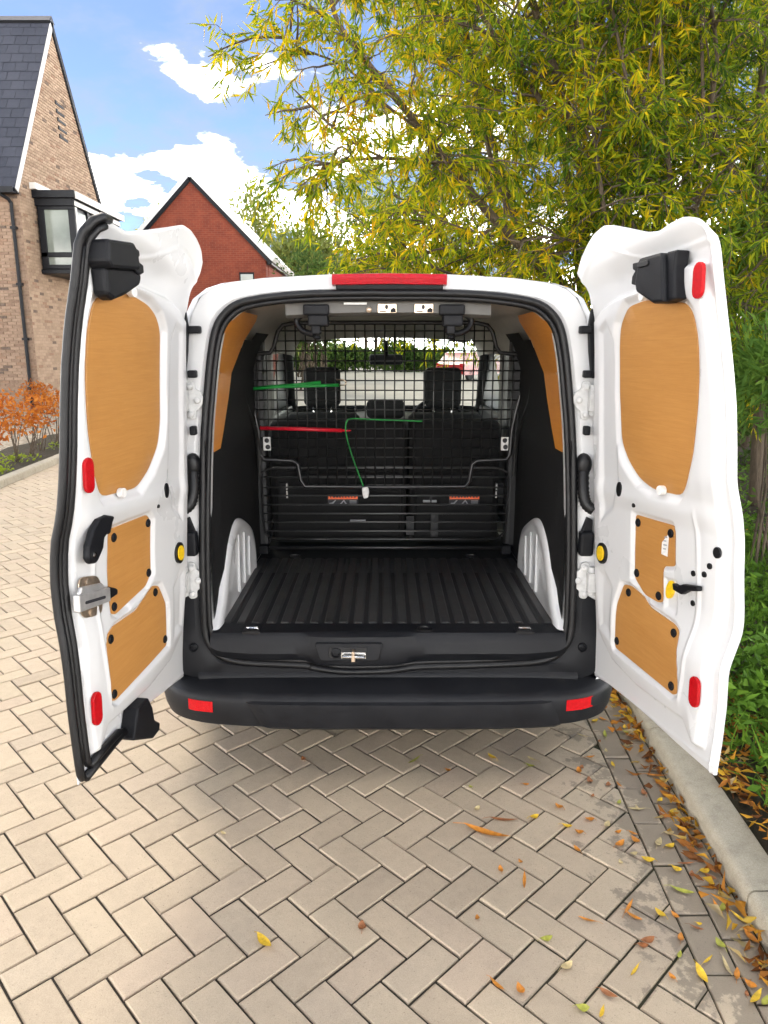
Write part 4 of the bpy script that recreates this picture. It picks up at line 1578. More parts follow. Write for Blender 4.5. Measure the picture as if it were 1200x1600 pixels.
# ---- left door
LD = DoorFrame(-1, (-.70, -.02, .39), 9, .78,
               [0.001, -0.007, -0.015, -0.019, -0.027, -0.036, -0.042, -0.035, -0.014, -0.002, 0.008, 0.015, 0.025, 0.04, 0.063, 0.079, 0.119],
               [-0.059, -0.058, -0.051, -0.041, -0.033, -0.03, -0.024, -0.019, -0.017, -0.015, -0.012, -0.01, -0.007, -0.005, -0.002, 0.02, 0.058])
Lply = [[(0.700, 1.269), (0.589, 1.300), (0.489, 1.309), (0.372, 1.299), (0.307, 1.276), (0.269, 1.233), (0.261, 0.955), (0.28, 0.88), (0.342, 0.808), (0.417, 0.76), (0.617, 0.755), (0.66, 0.832), (0.690, 0.934), (0.705, 1.06), (0.710, 1.183)],
        [(0.565, 0.656), (0.350, 0.669), (0.322, 0.649), (0.322, 0.477), (0.359, 0.444), (0.551, 0.405), (0.573, 0.415)],
        [(0.605, 0.359), (0.57, 0.376), (0.43, 0.385), (0.314, 0.434), (0.275, 0.425), (0.228, 0.354), (0.216, 0.206), (0.363, 0.185), (0.587, 0.16), (0.611, 0.17), (0.613, 0.335)]]
TOPL = [(0, 1.49), (.033, 1.528), (.09, 1.55), (.153, 1.563), (.223, 1.561), (.34, 1.525), (.475, 1.485), (.581, 1.456), (.66, 1.456), (.723, 1.455), (.76, 1.440), (.78, 1.41)]
ldoor = build_door(LD, -1, TOPL, [(0, .012), (.2, .03), (.40, .042), (.55, .036), (.78, .004)], Lply, 'left rear door with black seal along its free edge', .007)
pins(LD, ldoor, [(0.537, 0.629), (0.340, 0.642), (0.338, 0.482), (0.553, 0.429), (0.302, 0.410), (0.590, 0.344), (0.234, 0.232), (0.592, 0.182)])
# black seal down the free edge and along the bottom corner
sp_ = [(.705, 1.452), (.735, 1.447), (.757, 1.430), (.766, 1.405), (.766, 1.3)] + [(.766, h) for h in np.arange(1.25, .06, -.05)] + [(.766, .045), (.756, .022)]
sl = MB()
f0 = LD.fn(.002)
hh = [float(h) for h in np.arange(1.38, .05, -.04)]
sl.tube([f0(u, h, w) for u, h, w in [(.70, 1.455, .004), (.735, 1.452, .004), (.762, 1.438, .003), (.774, 1.41, .001)] + [(.776, h, .0) for h in hh] + [(.774, .03, .0), (.766, .016, .0)]], .0115, 8)
sl.tube([f0(u, h, w) for u, h, w in [(.712, 1.438, .008), (.736, 1.425, .008), (.748, 1.40, .008)] + [(.749, h, .008) for h in hh] + [(.745, .045, .008)]], .0105, 8)
sl.tube([f0(.762, h, .004) for h in hh], .009, 6)
sl.tube([f0(u, h, .008) for u, h in ((.765, .018), (.68, .026), (.60, .034), (.53, .040))], .0125, 8)
sl.tube([f0(u, h, .010) for u, h in ((.74, .040), (.66, .046), (.56, .052))], .0115, 8)
sl.build('edge_seal', 'rubber', ldoor, smooth=180)
for (u, h0, h1) in ((.712, .797, .848), (.704, .160, .212)):
    f = LD.flat(u, (h0 + h1) / 2, rel_at(LD, u, (h0 + h1) / 2, .03))
    MB().prism(capsule((u, h0), (u, h1), .021), f, -.004, .007).build('red_reflector', 'red_reflector', ldoor, bevel=.003)
# pull handle
f = LD.flat(.66, .64, rel_at(LD, .66, .64, .05) - .002)
hn = [(0.587, 0.698), (0.603, 0.681), (0.616, 0.652), (0.632, .655), (0.648, 0.646), (0.655, 0.621), (0.682, 0.594), (0.692, 0.586), (0.722, 0.590), (0.734, 0.606), (0.728, 0.640), (0.703, 0.678), (0.673, 0.703), (0.63, 0.708)]
hno = MB().prism(hn, f, 0, .020).build('pull_handle', 'black_plastic', ldoor, bevel=.008, bseg=3)
MB().lathe([(.009, 0), (.009, .003), (.005, .004)], lambda x, y, w: f(.706 + x, .612 + y, .020 + w), 12).build('handle_screw', 'steel', hno, smooth=40)
# lock with its plate
f = LD.flat(.68, .49, rel_at(LD, .68, .49, .05) - .002)
lk = MB().prism(round_poly([(.735, .556), (.63, .540), (.622, .428), (.728, .442)], .03, 4), f, 0, .005).build('lock_plate', 'zinc_plate', ldoor, bevel=.0015)
MB().prism([(.765, .516), (.612, .502), (.612, .462), (.765, .470)], f, .004, .024).build('lock_body', 'brushed', lk, bevel=.004)
MB().prism([(.740, .532), (.640, .520), (.625, .502), (.750, .514)], f, .004, .018).build('lock_cover', 'brushed', lk, bevel=.004)
MB().prism([(.626, .498), (.600, .500), (.566, .488), (.556, .482), (.558, .468), (.60, .464), (.626, .466)], f, .004, .015).build('lock_lever', 'black_plastic', lk, bevel=.004)
MB().prism(capsule((.735, .490), (.645, .482), .004, 4), f, .024, .0255).build('lock_slot', 'ink', lk)
for (u, h) in ((.690, .533), (.680, .447)):
    MB().lathe([(.012, 0), (.011, .004), (.004, .005)], lambda x, y, w: f(u + x, h + y, .005 + w), 8).build('lock_screw', 'zinc_plate', lk, smooth=30)
disc(LD, ldoor, .139, .509, .033, 'bung_ring', 'rubber', .005, RH_ - .008, .037)
disc(LD, ldoor, .139, .509, .022, 'yellow_bung', 'yellow_plastic', .008, RH_ - .008, .026)
disc(LD, ldoor, .250, .735, .014, 'drain_hole', 'rubber', .002, RH_ - .002, .024)
disc(LD, ldoor, .300, .690, .006, 'drain_hole', 'rubber', .002, RH_ + .002)
for (u, h) in ((.525, .757), (.520, 1.312)):
    disc(LD, ldoor, u, h, .016, 'white_stud', 'white_sticker', .012, RH_ - D1, .014)
# top bracket cover
f = LD.flat(.65, 1.36, .018)
bk = MB().prism([(.752, 1.398), (.622, 1.418), (.600, 1.400), (.592, 1.355), (.74, 1.332), (.755, 1.345)], f, 0, .062).build('top_latch_cover', 'black_plastic', ldoor, bevel=.008)
MB().prism([(.600, 1.412), (.575, 1.408), (.572, 1.395), (.582, 1.388), (.575, 1.378), (.555, 1.374), (.553, 1.355), (.575, 1.345), (.600, 1.35)], f, .006, .05).build('latch_claw', 'black_plastic', bk, bevel=.003)
MB().prism([(.740, 1.338), (.565, 1.365), (.548, 1.345), (.560, 1.322), (.640, 1.283), (.70, 1.262), (.732, 1.27)], f, 0, .042).build('latch_cover_skirt', 'black_plastic', bk, bevel=.010)
# bottom latch block
f = LD.flat(.45, .04, .004)
cb_ = MB().prism([(.505, .105), (.44, .112), (.415, .07), (.405, .025), (.37, .0), (.375, -.022), (.42, -.030), (.54, .018), (.53, .04)], f, 0, .05).build('bottom_latch_block', 'black_plastic', ldoor, bevel=.006)

# ---- right door
RD = DoorFrame(1, (.72, -.02, .39), 11, .74,
               [-0.016, -0.027, -0.033, -0.032, -0.067, -0.068, -0.059, -0.054, -0.043, -0.02, -0.013, -0.004, 0.012, 0.032, 0.052, 0.07, 0.104],
               [-0.047, -0.045, -0.044, -0.036, -0.028, -0.025, -0.02, -0.014, -0.01, -0.007, -0.003, -0.0, 0.003, 0.006, 0.012, 0.033, 0.08])
Rply = [[(0.244, 1.257), (0.297, 1.304), (0.41, 1.308), (0.519, 1.289), (0.616, 1.269), (0.64, 1.241), (0.651, 1.179), (0.64, 1.082), (0.621, 0.978), (0.601, 0.869), (0.571, 0.789), (0.538, 0.749), (0.406, 0.753), (0.336, 0.78), (0.269, 0.838), (0.232, 0.894), (0.222, 1.041), (0.229, 1.197)],
        [(0.309, 0.664), (0.501, 0.657), (0.505, 0.64), (0.505, 0.536), (0.457, 0.527), (0.447, 0.515), (0.446, 0.412), (0.423, 0.407), (0.355, 0.414), (0.299, 0.457)],
        [(0.237, 0.420), (0.277, 0.425), (0.334, 0.412), (0.393, 0.382), (0.521, 0.365), (0.546, 0.352), (0.57, 0.173), (0.551, 0.161), (0.202, 0.190), (0.194, 0.203), (0.205, 0.346)]]
TOPR = [(0, 1.455), (.05, 1.492), (.106, 1.521), (.17, 1.545), (.243, 1.553), (.30, 1.54), (.396, 1.507), (.48, 1.478), (.535, 1.468), (.589, 1.474), (.653, 1.475), (.70, 1.462), (.725, 1.44), (.74, 1.40)]
rdoor = build_door(RD, 1, TOPR, [(0, .015), (.138, .028), (.337, .025), (.554, .012), (.74, .006)], Rply, 'right rear door with a bare white free edge')
pins(RD, rdoor, [(0.322, 0.640), (0.487, 0.632), (0.312, 0.475), (0.427, 0.428), (0.268, 0.400), (0.527, 0.341), (0.211, 0.218), (0.540, 0.184)])
for (u, h0, h1) in ((.698, 1.288, 1.336), (.664, .192, .238)):
    f = RD.flat(u, (h0 + h1) / 2, rel_at(RD, u, (h0 + h1) / 2, .03))
    MB().prism(capsule((u, h0), (u, h1), .021), f, -.004, .007).build('red_reflector', 'red_reflector', rdoor, bevel=.003)
f = RD.flat(.46, .595, RH_ - D2 + .0035)
stk = MB().prism([(.445, .628), (.477, .631), (.475, .560), (.443, .562)], f, 0, .001).build('paper_sticker', 'white_sticker', rdoor)
for k in range(4):
    MB().prism([(.452, .618 - k * .012), (.470 - .004 * (k % 2), .619 - k * .012), (.470 - .004 * (k % 2), .615 - k * .012), (.452, .614 - k * .012)], f, .001, .0014).build('sticker_line', 'grey_print', stk)
disc(RD, rdoor, .490, .463, .017, 'yellow_plug', 'yellow_plastic', .006, RH_ - .008, .030, R(-20))
disc(RD, rdoor, .121, .504, .034, 'bung_ring', 'rubber', .005, RH_ - .006, .037)
disc(RD, rdoor, .121, .504, .023, 'yellow_bung', 'yellow_plastic', .008, RH_ - .006, .026)
f = RD.flat(.58, .49, rel_at(RD, .58, .49, .05))
MB().prism([(.524, .492), (.548, .488), (.575, .500), (.643, .510), (.645, .496), (.60, .486), (.57, .468), (.53, .472)], f, -.002, .016).build('lock_lever', 'black_plastic', rdoor, bevel=.004)
for (u, h, r_) in ((.690, .612, .0155), (.664, .570, .0085), (.645, .543, .0085), (.600, .536, .0085), (.596, .449, .0085), (.320, .695, .007)):
    disc(RD, rdoor, u, h, r_, 'drain_hole', 'rubber', .002, RH_ + .002)
disc(RD, rdoor, .240, .738, .015, 'drain_hole', 'rubber', .002, RH_ + .002, .024)
for (u, h) in ((.46, .757), (.43, 1.316)):
    disc(RD, rdoor, u, h, .016, 'white_stud', 'white_sticker', .012, RH_ - D1, .014)
f = RD.flat(.55, 1.34, .020)
bk = MB().prism([(.478, 1.408), (.585, 1.402), (.600, 1.385), (.612, 1.270), (.56, 1.274), (.470, 1.318), (.462, 1.345)], f, 0, .055).build('top_latch_cover', 'black_plastic', rdoor, bevel=.009)
MB().prism([(.592, 1.402), (.640, 1.398), (.634, 1.36), (.640, 1.275), (.606, 1.272), (.596, 1.36)], f, 0, .040).build('latch_cover_flange', 'black_plastic', bk, bevel=.006)
MB().prism([(.485, 1.398), (.440, 1.402), (.442, 1.385), (.455, 1.378), (.440, 1.366), (.438, 1.345), (.470, 1.335)], f, .006, .05).build('latch_claw', 'black_plastic', bk, bevel=.003)
MB().prism(capsule((.49, 1.388), (.53, 1.385), .008, 5), f, .05, .060).build('latch_pin', 'rubber', bk, bevel=.002)

# ------------------------------------------------------------------ things hanging in the cage
CB = CY - .016
g1 = thing('luggage_strap', 'green strap hooked flat across the upper left of the mesh bulkhead', 'strap', (-.48, CB, 1.40))
o = MB().tube([(-.18, 0, .0), (-.10, -.004, .012), (.02, -.004, .020), (.16, -.003, .034)], .0075, 8).build('webbing', 'green_strap', g1, smooth=180)
o2 = MB().tube([(-.18, -.008, .003), (-.06, -.010, .012), (.08, -.010, .016), (.25, -.006, .021)], .0075, 8).build('webbing', 'green_strap', g1, smooth=180)
MB().tube([(.25, 0, .021), (.275, -.002, .020), (.285, -.002, .034), (.27, -.002, .046), (.235, -.002, .046)], .0032, 6).build('wire_hook', 'zinc_plate', g1, smooth=180)
g2 = thing('red_tube', 'thin red tube lying across the left of the mesh bulkhead', 'tube', (-.62, CB, 1.207))
MB().tube([(0, 0, .006), (.20, 0, .002), (.40, 0, -.005)], .0095, 10).build('tube', 'red_tube', g2, smooth=180)
MB().tube([(.40, 0, -.005), (.425, 0, -.006), (.445, 0, -.005)], [.006, .005, .002], 8).build('tube_tip', 'red_tube', g2, smooth=180)
g3 = thing('green_cord', 'thin green cord looped over the mesh and hanging to a white tag', 'cord', (-.2, CB, 1.25))
cd = smooth_path([(.372, .004, -.004), (.26, -.002, .001), (.12, -.003, .006), (.03, -.003, .010), (.004, -.004, -.004), (-.002, -.004, -.05), (.018, -.004, -.14), (.05, -.004, -.235), (.083, -.004, -.325)], 6)
MB().tube(cd, .0035, 6).build('cord', 'green_strap', g3, smooth=180)
MB().prism(round_poly([(.075, -.33), (.105, -.325), (.112, -.35), (.106, -.38), (.085, -.385), (.078, -.362)], .006), lambda a, b, w: (a, -.006 - w, b), 0, .012).build('tag', 'white_sticker', g3, bevel=.004)

# ------------------------------------------------------------------ the brown brick house on the left
HX, HY0, HYM, HY1, HE, HR = -8.72, 16.0, 18.7, 21.4, 5.49, 9.97
house = thing('brick_house', 'brown brick house with steep slate roof and dark corner bay window', 'house', (HX, HY0, 0))
house.location = (0, 0, 0)
wl_ = MB()
wl_.prism([(HY0 + .012, -.05), (HY1 - .012, -.05), (HY1 - .012, HE), (HYM, HR - .02), (HY0 + .012, HE)], lambda a, b, w: (w, a, b), HX - .012, HX - 9)
wl_.build('wall', 'mortar', house)
BRK = (.215, .065)


def brick_box(f, s0, s1, z0, z1):
    d = .003
    vs = [f(s0, z0, -.004), f(s1, z0, -.004), f(s1, z1, -.004), f(s0, z1, -.004), f(s0 + d, z0 + d, .012), f(s1 - d, z0 + d, .012), f(s1 - d, z1 - d, .012), f(s0 + d, z1 - d, .012)]
    return vs, [(4, 5, 6, 7), (0, 1, 5, 4), (1, 2, 6, 5), (2, 3, 7, 6), (3, 0, 4, 7)]


def lay_bricks(poly, f, skip=lambda s_, z: False):
    out = []
    ss = [p[0] for p in poly]
    smin, smax = min(ss), max(ss)
    z = 0.0
    r_ = 0
    zmax = max(p[1] for p in poly)
    while z < zmax:
        for a, b in spans(poly, 1, z + .0325):
            s_ = smin - (.1125 if r_ % 2 else 0)
            while s_ < smax:
                s0, s1 = max(s_, a), min(s_ + .215, b)
                if s1 - s0 > .04 and not skip((s0 + s1) / 2, z + .03):
                    out.append((s0, s1, z, z + .065))
                s_ += .225
        z += .075
        r_ += 1
    return out


gf = lambda s_, z, w: (HX - .008 + w, s_, z)
gable = [(HY0, 0), (HY1, 0), (HY1, HE), (HYM, HR - .06), (HY0, HE)]
BW = (16.75, 20.0, 3.5, 5.42)               # bay: y range, z range
slots = [(18.52 + .025 * k, 19.02 + .03 * k, 7.95 - .20 * k) for k in range(5)]


def skip_g(s_, z):
    if BW[0] + .1 < s_ < BW[1] - .1 and BW[2] < z < BW[3] - .1:
        return True
    return False


gm = MB()
for b in lay_bricks(gable, gf, skip_g):
    gm.add(*brick_box(gf, *b))
o = gm.build('gable_brickwork', 'gable_brick', house, fix=False)
o['kind'] = 'stuff'
ff = lambda s_, z, w: (s_, HY0 + .008 - w, z)
front = [(HX - 5, 0), (HX, 0), (HX, HE - .15), (HX - 5, HE - .15)]
fb_ = lay_bricks(front, ff)
fb_.sort(key=lambda b: (0 if in_frame(((b[0] + b[1]) / 2, HY0, b[2]), .0) else 1, -b[0]))
single = None
fm = MB()
cnt = 0
for b in fb_:
    if cnt < 290 and b[1] - b[0] > .21:
        if single is None:
            single = MB().add(*brick_box(lambda s_, z, w: (s_, -w, z), 0, .215, 0, .065)).build('brick', 'brown_brick_single', house, fix=False)
            o = single
        else:
            o = single.copy()
            COL.objects.link(o)
            o.parent = house
        o.location = (b[0], HY0 + .008 - random.uniform(0, .003), b[2])
        cnt += 1
    else:
        fm.add(*brick_box(ff, *b))
o = fm.build('front_brickwork', 'brown_brick', house, fix=False)
o['kind'] = 'stuff'
for y0, y1, z in slots:
    MB().box((HX - .002, y0, z - .032), (HX + .022, y1, z + .03)).build('slot_brick', 'frame_grey', house, bevel=.004)
    MB().box((HX - .002, y0 + .0, z - .032), (HX + .028, y0 + .10, z + .06)).build('slot_brick', 'frame_grey', house, bevel=.004)
# roof: slab, slates one by one on the slope that shows, ridge, verges, gutter
sl_y, sl_z = HYM - (HY0 - .22), HR - (HE - .20)
sl_len = math.hypot(sl_y, sl_z)
d_s = np.array((0, sl_y / sl_len, sl_z / sl_len))
n_s = np.array((0, -sl_z / sl_len, sl_y / sl_len))
e0 = np.array((0, HY0 - .22, HE - .20))
roof = MB()
roof.prism([(0, 0), (sl_len, 0), (sl_len, -.16), (0, -.16)], lambda a, b, w: tuple((e0 + d_s * a + n_s * b + np.array((w, 0, 0))).tolist()), HX + .03, HX - 9)
d_s2, n_s2 = d_s * np.array((1, -1, 1)), n_s * np.array((1, -1, 1))
e1 = np.array((0, HY1 + .22, HE - .20))
roof.prism([(0, 0), (sl_len, 0), (sl_len, -.16), (0, -.16)], lambda a, b, w: tuple((e1 + d_s2 * a + n_s2 * b + np.array((w, 0, 0))).tolist()), HX + .03, HX - 9)
roof = roof.build('roof', 'frame_grey', house)
NSL, SW = 18, .315
ex = sl_len / NSL
one = MB()
ang_ = math.atan2(d_s[2], d_s[1])
vs = [(-SW / 2 + .004, 0, .006), (SW / 2 - .004, 0, .006), (SW / 2 - .004, ex + .03, .001), (-SW / 2 + .004, ex + .03, .001), (-SW / 2 + .004, 0, .019), (SW / 2 - .004, 0, .019), (SW / 2 - .004, ex + .03, .008), (-SW / 2 + .004, ex + .03, .008)]
one.add(vs, [(4, 5, 6, 7), (0, 1, 5, 4), (1, 2, 6, 5), (2, 3, 7, 6), (3, 0, 4, 7)])
first = None
for r_ in range(NSL):
    for c_ in range(11):
        x = HX + .02 - SW / 2 - c_ * SW - (SW / 2 if r_ % 2 else 0)
        if first is None:
            first = one.build('slate', 'slate', roof)
            o = first
        else:
            o = first.copy()
            COL.objects.link(o)
            o.parent = roof
        p = e0 + d_s * (r_ * ex) + n_s * (.002 + random.uniform(0, .004))
        o.location = (x, p[1], p[2])
        o.rotation_euler = (ang_, 0, random.uniform(-.004, .004))
        if c_ == 0 and r_ % 2:
            o2 = first.copy()
            COL.objects.link(o2)
            o2.parent = roof
            o2.location = (HX + .02 - SW / 4, p[1], p[2])
            o2.rotation_euler = (ang_, 0, 0)
            o2.scale = (.5, 1, 1)
MB().prism([(-.16, -.11), (0, .05), (.16, -.11)], lambda a, b, w: (w, HYM + a, HR + .03 + b), HX + .05, HX - 9).build('ridge_cap', 'slate', roof)
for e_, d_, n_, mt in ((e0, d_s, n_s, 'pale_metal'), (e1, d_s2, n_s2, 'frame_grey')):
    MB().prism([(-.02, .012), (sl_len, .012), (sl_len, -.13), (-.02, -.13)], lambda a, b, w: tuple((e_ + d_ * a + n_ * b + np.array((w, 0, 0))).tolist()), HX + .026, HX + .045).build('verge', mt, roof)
MB().prism([(-.02, -.10), (.12, -.10), (.13, .03), (.11, .03), (.10, -.07), (.0, -.07), (-.0, .03), (-.02, .03)], lambda a, b, w: (w, HY0 - .34 + a, HE - .22 + b), HX + .02, HX - 9).build('gutter', 'frame_grey', house)
MB().box((HX - 9, HY0 - .22, HE - .30), (HX + .01, HY0 - .01, HE - .20)).build('soffit', 'frame_grey', house)
dp_ = MB().tube(smooth_path([(HX - .42, HY0 - .25, HE - .30), (HX - .30, HY0 - .22, HE - .36), (HX - .19, HY0 - .09, HE - .48), (HX - .18, HY0 - .08, HE - .8), (HX - .18, HY0 - .08, 2.5), (HX - .18, HY0 - .08, .05)], 5), .042, 10).build('downpipe', 'frame_grey', house, smooth=60)
for z in (4.4, 3.1, 1.8, .6):
    MB().box((HX - .245, HY0 - .13, z), (HX - .115, HY0 - .002, z + .06)).build('pipe_bracket', 'frame_grey', dp_)
# bay window
bx0, bx1, by0, by1 = HX, -7.76, 16.8, 19.95
bay = MB().box((bx0, by0 + .06, 3.56), (bx1 - .06, by1 - .05, 5.08)).build('bay_window', 'frame_grey', house)
MB().box((bx0 - .02, by0 - .02, 3.46), (bx1 + .03, by1, 3.565)).build('bay_sill', 'frame_grey', bay, bevel=.01)
MB().box((bx0, by0 - .06, 5.075), (bx1 + .002, by1 + .05, 5.25)).build('bay_head', 'frame_grey', bay, bevel=.006)
MB().box((bx0, by0 - .16, 5.245), (bx1 + .08, by1 + .12, 5.42)).build('bay_fascia', 'frame_grey', bay, bevel=.01)
MB().box((bx1 + .081, by0 - .10, 5.235), (bx1 + .12, by1 + .16, 5.40)).build('fascia_face', 'pale_metal', bay, bevel=.004)
MB().box((bx1 + .004, by0 + .0, 5.085), (bx1 + .03, by1 + .05, 5.2)).build('fascia_face', 'pale_metal', bay, bevel=.004)
MB().box((bx0 + .0, by0 - .24, 5.43), (bx0 + .16, by1 + .0, 5.58)).build('flashing', 'white_trim', bay, bevel=.01)
for x0, x1, z0, z1, nm in ((bx0 + .04, bx1, 3.58, 3.68, 'frame_bar'), (bx0 + .04, bx1, 3.86, 3.98, 'frame_bar'), (bx0 + .04, bx1, 4.99, 5.07, 'frame_bar'), (bx0 + .04, bx0 + .20, 3.68, 4.99, 'frame_post'), (bx1 - .16, bx1, 3.68, 4.99, 'frame_post')):
    MB().box((x0, by0 - .01, z0), (x1, by0 + .05, z1)).build(nm, 'frame_grey', bay, bevel=.008)
for z0, z1 in ((3.68, 3.86), (3.98, 4.99)):
    MB().box((bx0 + .19, by0 + .02, z0), (bx1 - .15, by0 + .055, z1)).build('pane', 'house_pane', bay)
for k in range(4):
    y0 = by0 + .1 + k * .75
    MB().box((bx1 - .056, y0 + .08, 3.7), (bx1 - .03, y0 + .70, 4.98)).build('pane', 'house_pane', bay)
    MB().box((bx1 - .058, y0 - .02, 3.58), (bx1 - .0, y0 + .075, 5.07)).build('frame_post', 'pale_metal' if k == 0 else 'frame_grey', bay)

# ------------------------------------------------------------------ the red brick house
RX0, RX1, RXM, RY0, RY1, RE, RR = -9.95, -4.53, -7.24, 26.5, 33.4, 5.0, 7.77
rh = thing('brick_house', 'red brick house with plain gable and roof slope coloured white for its glare', 'house')
MB().prism([(RX0, -.05), (RX1, -.05), (RX1, RE), (RXM, RR), (RX0, RE)], lambda a, b, w: (a, w, b), RY0, RY1).build('wall', 'red_brickwork', rh)
MB().box((RX1 - .3, RY0 + .6, -.05), (RX1 + .02, RY1, RE - .05)).build('side_wall', 'red_brickwork', rh)
ra_ = math.atan2(RR - RE, RX1 - RXM)
for sg in (1, -1):
    ln = math.hypot(RR - RE, RX1 - RXM) + .30
    fn = lambda a, b, w, sg=sg: (RXM + sg * (a * math.cos(ra_) + b * math.sin(ra_)), w, RR + .02 - a * math.sin(ra_) + b * math.cos(ra_))
    rs = MB().prism([(0, .06), (ln, .06), (ln, .20), (-.02, .20)], fn, RY0 - .05, RY1 + .6).build('roof', 'slate_glare', rh)
    MB().prism([(0, -.08), (ln, -.08), (ln, .058), (-.02, .058)], fn, RY0 - .08, RY0 - .012).build('verge', 'frame_grey', rs)
    for k in range(16):
        MB().prism([(ln - (k + 1) * ln / 16 - .02, .202), (ln - k * ln / 16, .202), (ln - k * ln / 16, .225), (ln - (k + 1) * ln / 16 - .02, .206)], fn, RY0 - .06, RY1 + .6).build('slate_course', 'slate_glare', rs)
MB().box((RX1 + .02, RY0 + .2, RE - .24), (RX1 + .20, RY1 + .03, RE - .14)).build('gutter', 'frame_grey', rh)
wn_ = MB().box((-5.55, RY0 - .03, 3.2), (-4.98, RY0 + .03, 4.45)).build('window', 'frame_grey', rh)
MB().box((-5.50, RY0 - .035, 3.25), (-5.03, RY0 - .029, 4.38)).build('pane', 'house_pane', wn_)


# ------------------------------------------------------------------ trees and plants
def unit(v_):
    v_ = np.asarray(v_, float)
    return v_ / (np.linalg.norm(v_) + 1e-9)


def tree(name, label, limbs, leafmat, n_sec=9., twig_gap=.085, leaf_gap=.0175, sec_len=(.5, 1.15), twig_len=(.22, .5), LL=(.08, .14), LW=(.013, .021), droop=.42, group=None, seed=1, f0=.25, bark='bark', sec_r=.012, cat='tree', twigs=True):
    rng = np.random.default_rng(seed)
    root = thing(name, label, cat, (0, 0, 0), group)
    tr_ = MB()
    tw = MB()
    LP, LDr = [], []
    for limb in limbs:
        pts, r0, r1, dens = limb[:4]
        lsc = limb[4] if len(limb) > 4 else 1.
        path = np.array(smooth_path(pts, 6))
        n = len(path)
        tr_.tube([tuple(p) for p in path], [r0 + (r1 - r0) * k / (n - 1) for k in range(n)], 8)
        seg = np.linalg.norm(np.diff(path, axis=0), axis=1)
        cum = np.concatenate([[0], np.cumsum(seg)])
        total = cum[-1]
        ns = int(total * (1 - f0) * n_sec * dens)
        for _ in range(ns):
            d = total * (f0 + (1 - f0) * rng.uniform() ** .85)
            k = min(np.searchsorted(cum, d), n - 1)
            p = path[k]
            ld = unit(path[min(k + 1, n - 1)] - path[max(k - 1, 0)])
            dr = unit(rng.normal(size=3) * np.array((1, 1, .55)) + ld * .55 + np.array((0, 0, .22)))
            sl_ = rng.uniform(*sec_len) * lsc
            sp_ = [p]
            cur = dr
            for q in range(5):
                cur = unit(cur + rng.normal(size=3) * .13 + np.array((0, 0, -.10)))
                sp_.append(sp_[-1] + cur * sl_ / 5)
            tw.tube([tuple(x) for x in sp_], [sec_r * (1 - .15 * q) for q in range(6)], 4, cap=False)
            sp_ = np.array(sp_)
            nt = max(2, int(sl_ * .95 / twig_gap))
            for q in range(nt):
                fr_ = .12 + .88 * (q + rng.uniform(0, .8)) / nt
                x_ = fr_ * 5
                i_ = min(int(x_), 4)
                b0 = sp_[i_] + (sp_[i_ + 1] - sp_[i_]) * min(x_ - i_, 1)
                sd_ = unit(sp_[i_ + 1] - sp_[i_])
                td = unit(sd_ * .55 + rng.normal(size=3) * .6 + np.array((0, 0, -droop * .5)))
                tl = rng.uniform(*twig_len)
                t1 = b0 + td * tl * .5
                td2 = unit(td + np.array((0, 0, -droop)) + rng.normal(size=3) * .12)
                t2 = t1 + td2 * tl * .5
                if twigs:
                    tw.tube([tuple(b0), tuple(t1), tuple(t2)], [.0032, .0024, .0012], 3, cap=False)
                m_ = int(tl / leaf_gap)
                s_ = np.sort(rng.uniform(.08, 1., m_))[:, None]
                pp = np.where(s_ < .5, b0 + (t1 - b0) * s_ * 2, t1 + (t2 - t1) * (s_ - .5) * 2)
                dd = np.where(s_ < .5, td, td2) * .55 + rng.normal(size=(m_, 3)) * .5 + np.array((0, 0, -droop * 1.0))
                LP.append(pp)
                LDr.append(dd / np.linalg.norm(dd, axis=1)[:, None])
    tr_.build('trunk', bark, root, smooth=180)
    o = tw.build('branches', bark, root, fix=False)
    LP, LDr = np.concatenate(LP), np.concatenate(LDr)
    n = len(LP)
    o = leaves('crown', LP, LDr, rng.uniform(*LL, n), rng.uniform(*LW, n), leafmat, root, rng=rng)
    o['kind'] = 'stuff'
    return root, n


GT = 'tall willow-leaved trees on the verge'
nl = 0
_, k_ = tree('leaning_tree', 'slender tree whose long limb leans left across the sky above the van', [
    ([(2.15, 4.45, 0), (2.05, 4.4, 1.2), (1.75, 4.3, 1.96), (1.4, 4.2, 2.28), (.97, 4.1, 2.64), (.59, 3.9, 2.98), (.18, 3.6, 3.35), (-.13, 3.4, 3.63), (-.36, 3.3, 3.90), (-.40, 3.4, 4.3)], .06, .012, 1.0, .8),
    ([(.28, 3.65, 3.25), (-.02, 3.5, 3.4), (-.3, 3.4, 3.61), (-.6, 3.2, 3.66), (-.72, 3.1, 3.70)], .014, .004, 1.1, .5),
    ([(1.0, 4.0, 3.02), (.5, 3.8, 3.04), (-.02, 3.6, 3.04), (-.40, 3.4, 2.96), (-.62, 3.3, 2.90)], .022, .005, 1.1, .55),
    ([(-.02, 3.6, 3.04), (-.31, 3.5, 3.16), (-.55, 3.3, 3.32), (-.68, 3.2, 3.42)], .012, .004, 1.1, .5),
    ([(.97, 4.1, 2.64), (.7, 4.3, 2.5), (.4, 4.4, 2.45), (.15, 4.5, 2.3)], .016, .005, 1.0),
    ([(1.4, 4.2, 2.28), (1.1, 4.6, 2.9), (.9, 4.8, 3.6), (.75, 4.8, 4.3), (.6, 4.8, 5.0)], .03, .01, 1.1)], 'willow_leaf', n_sec=11, group=GT, seed=3, f0=.28)
nl += k_
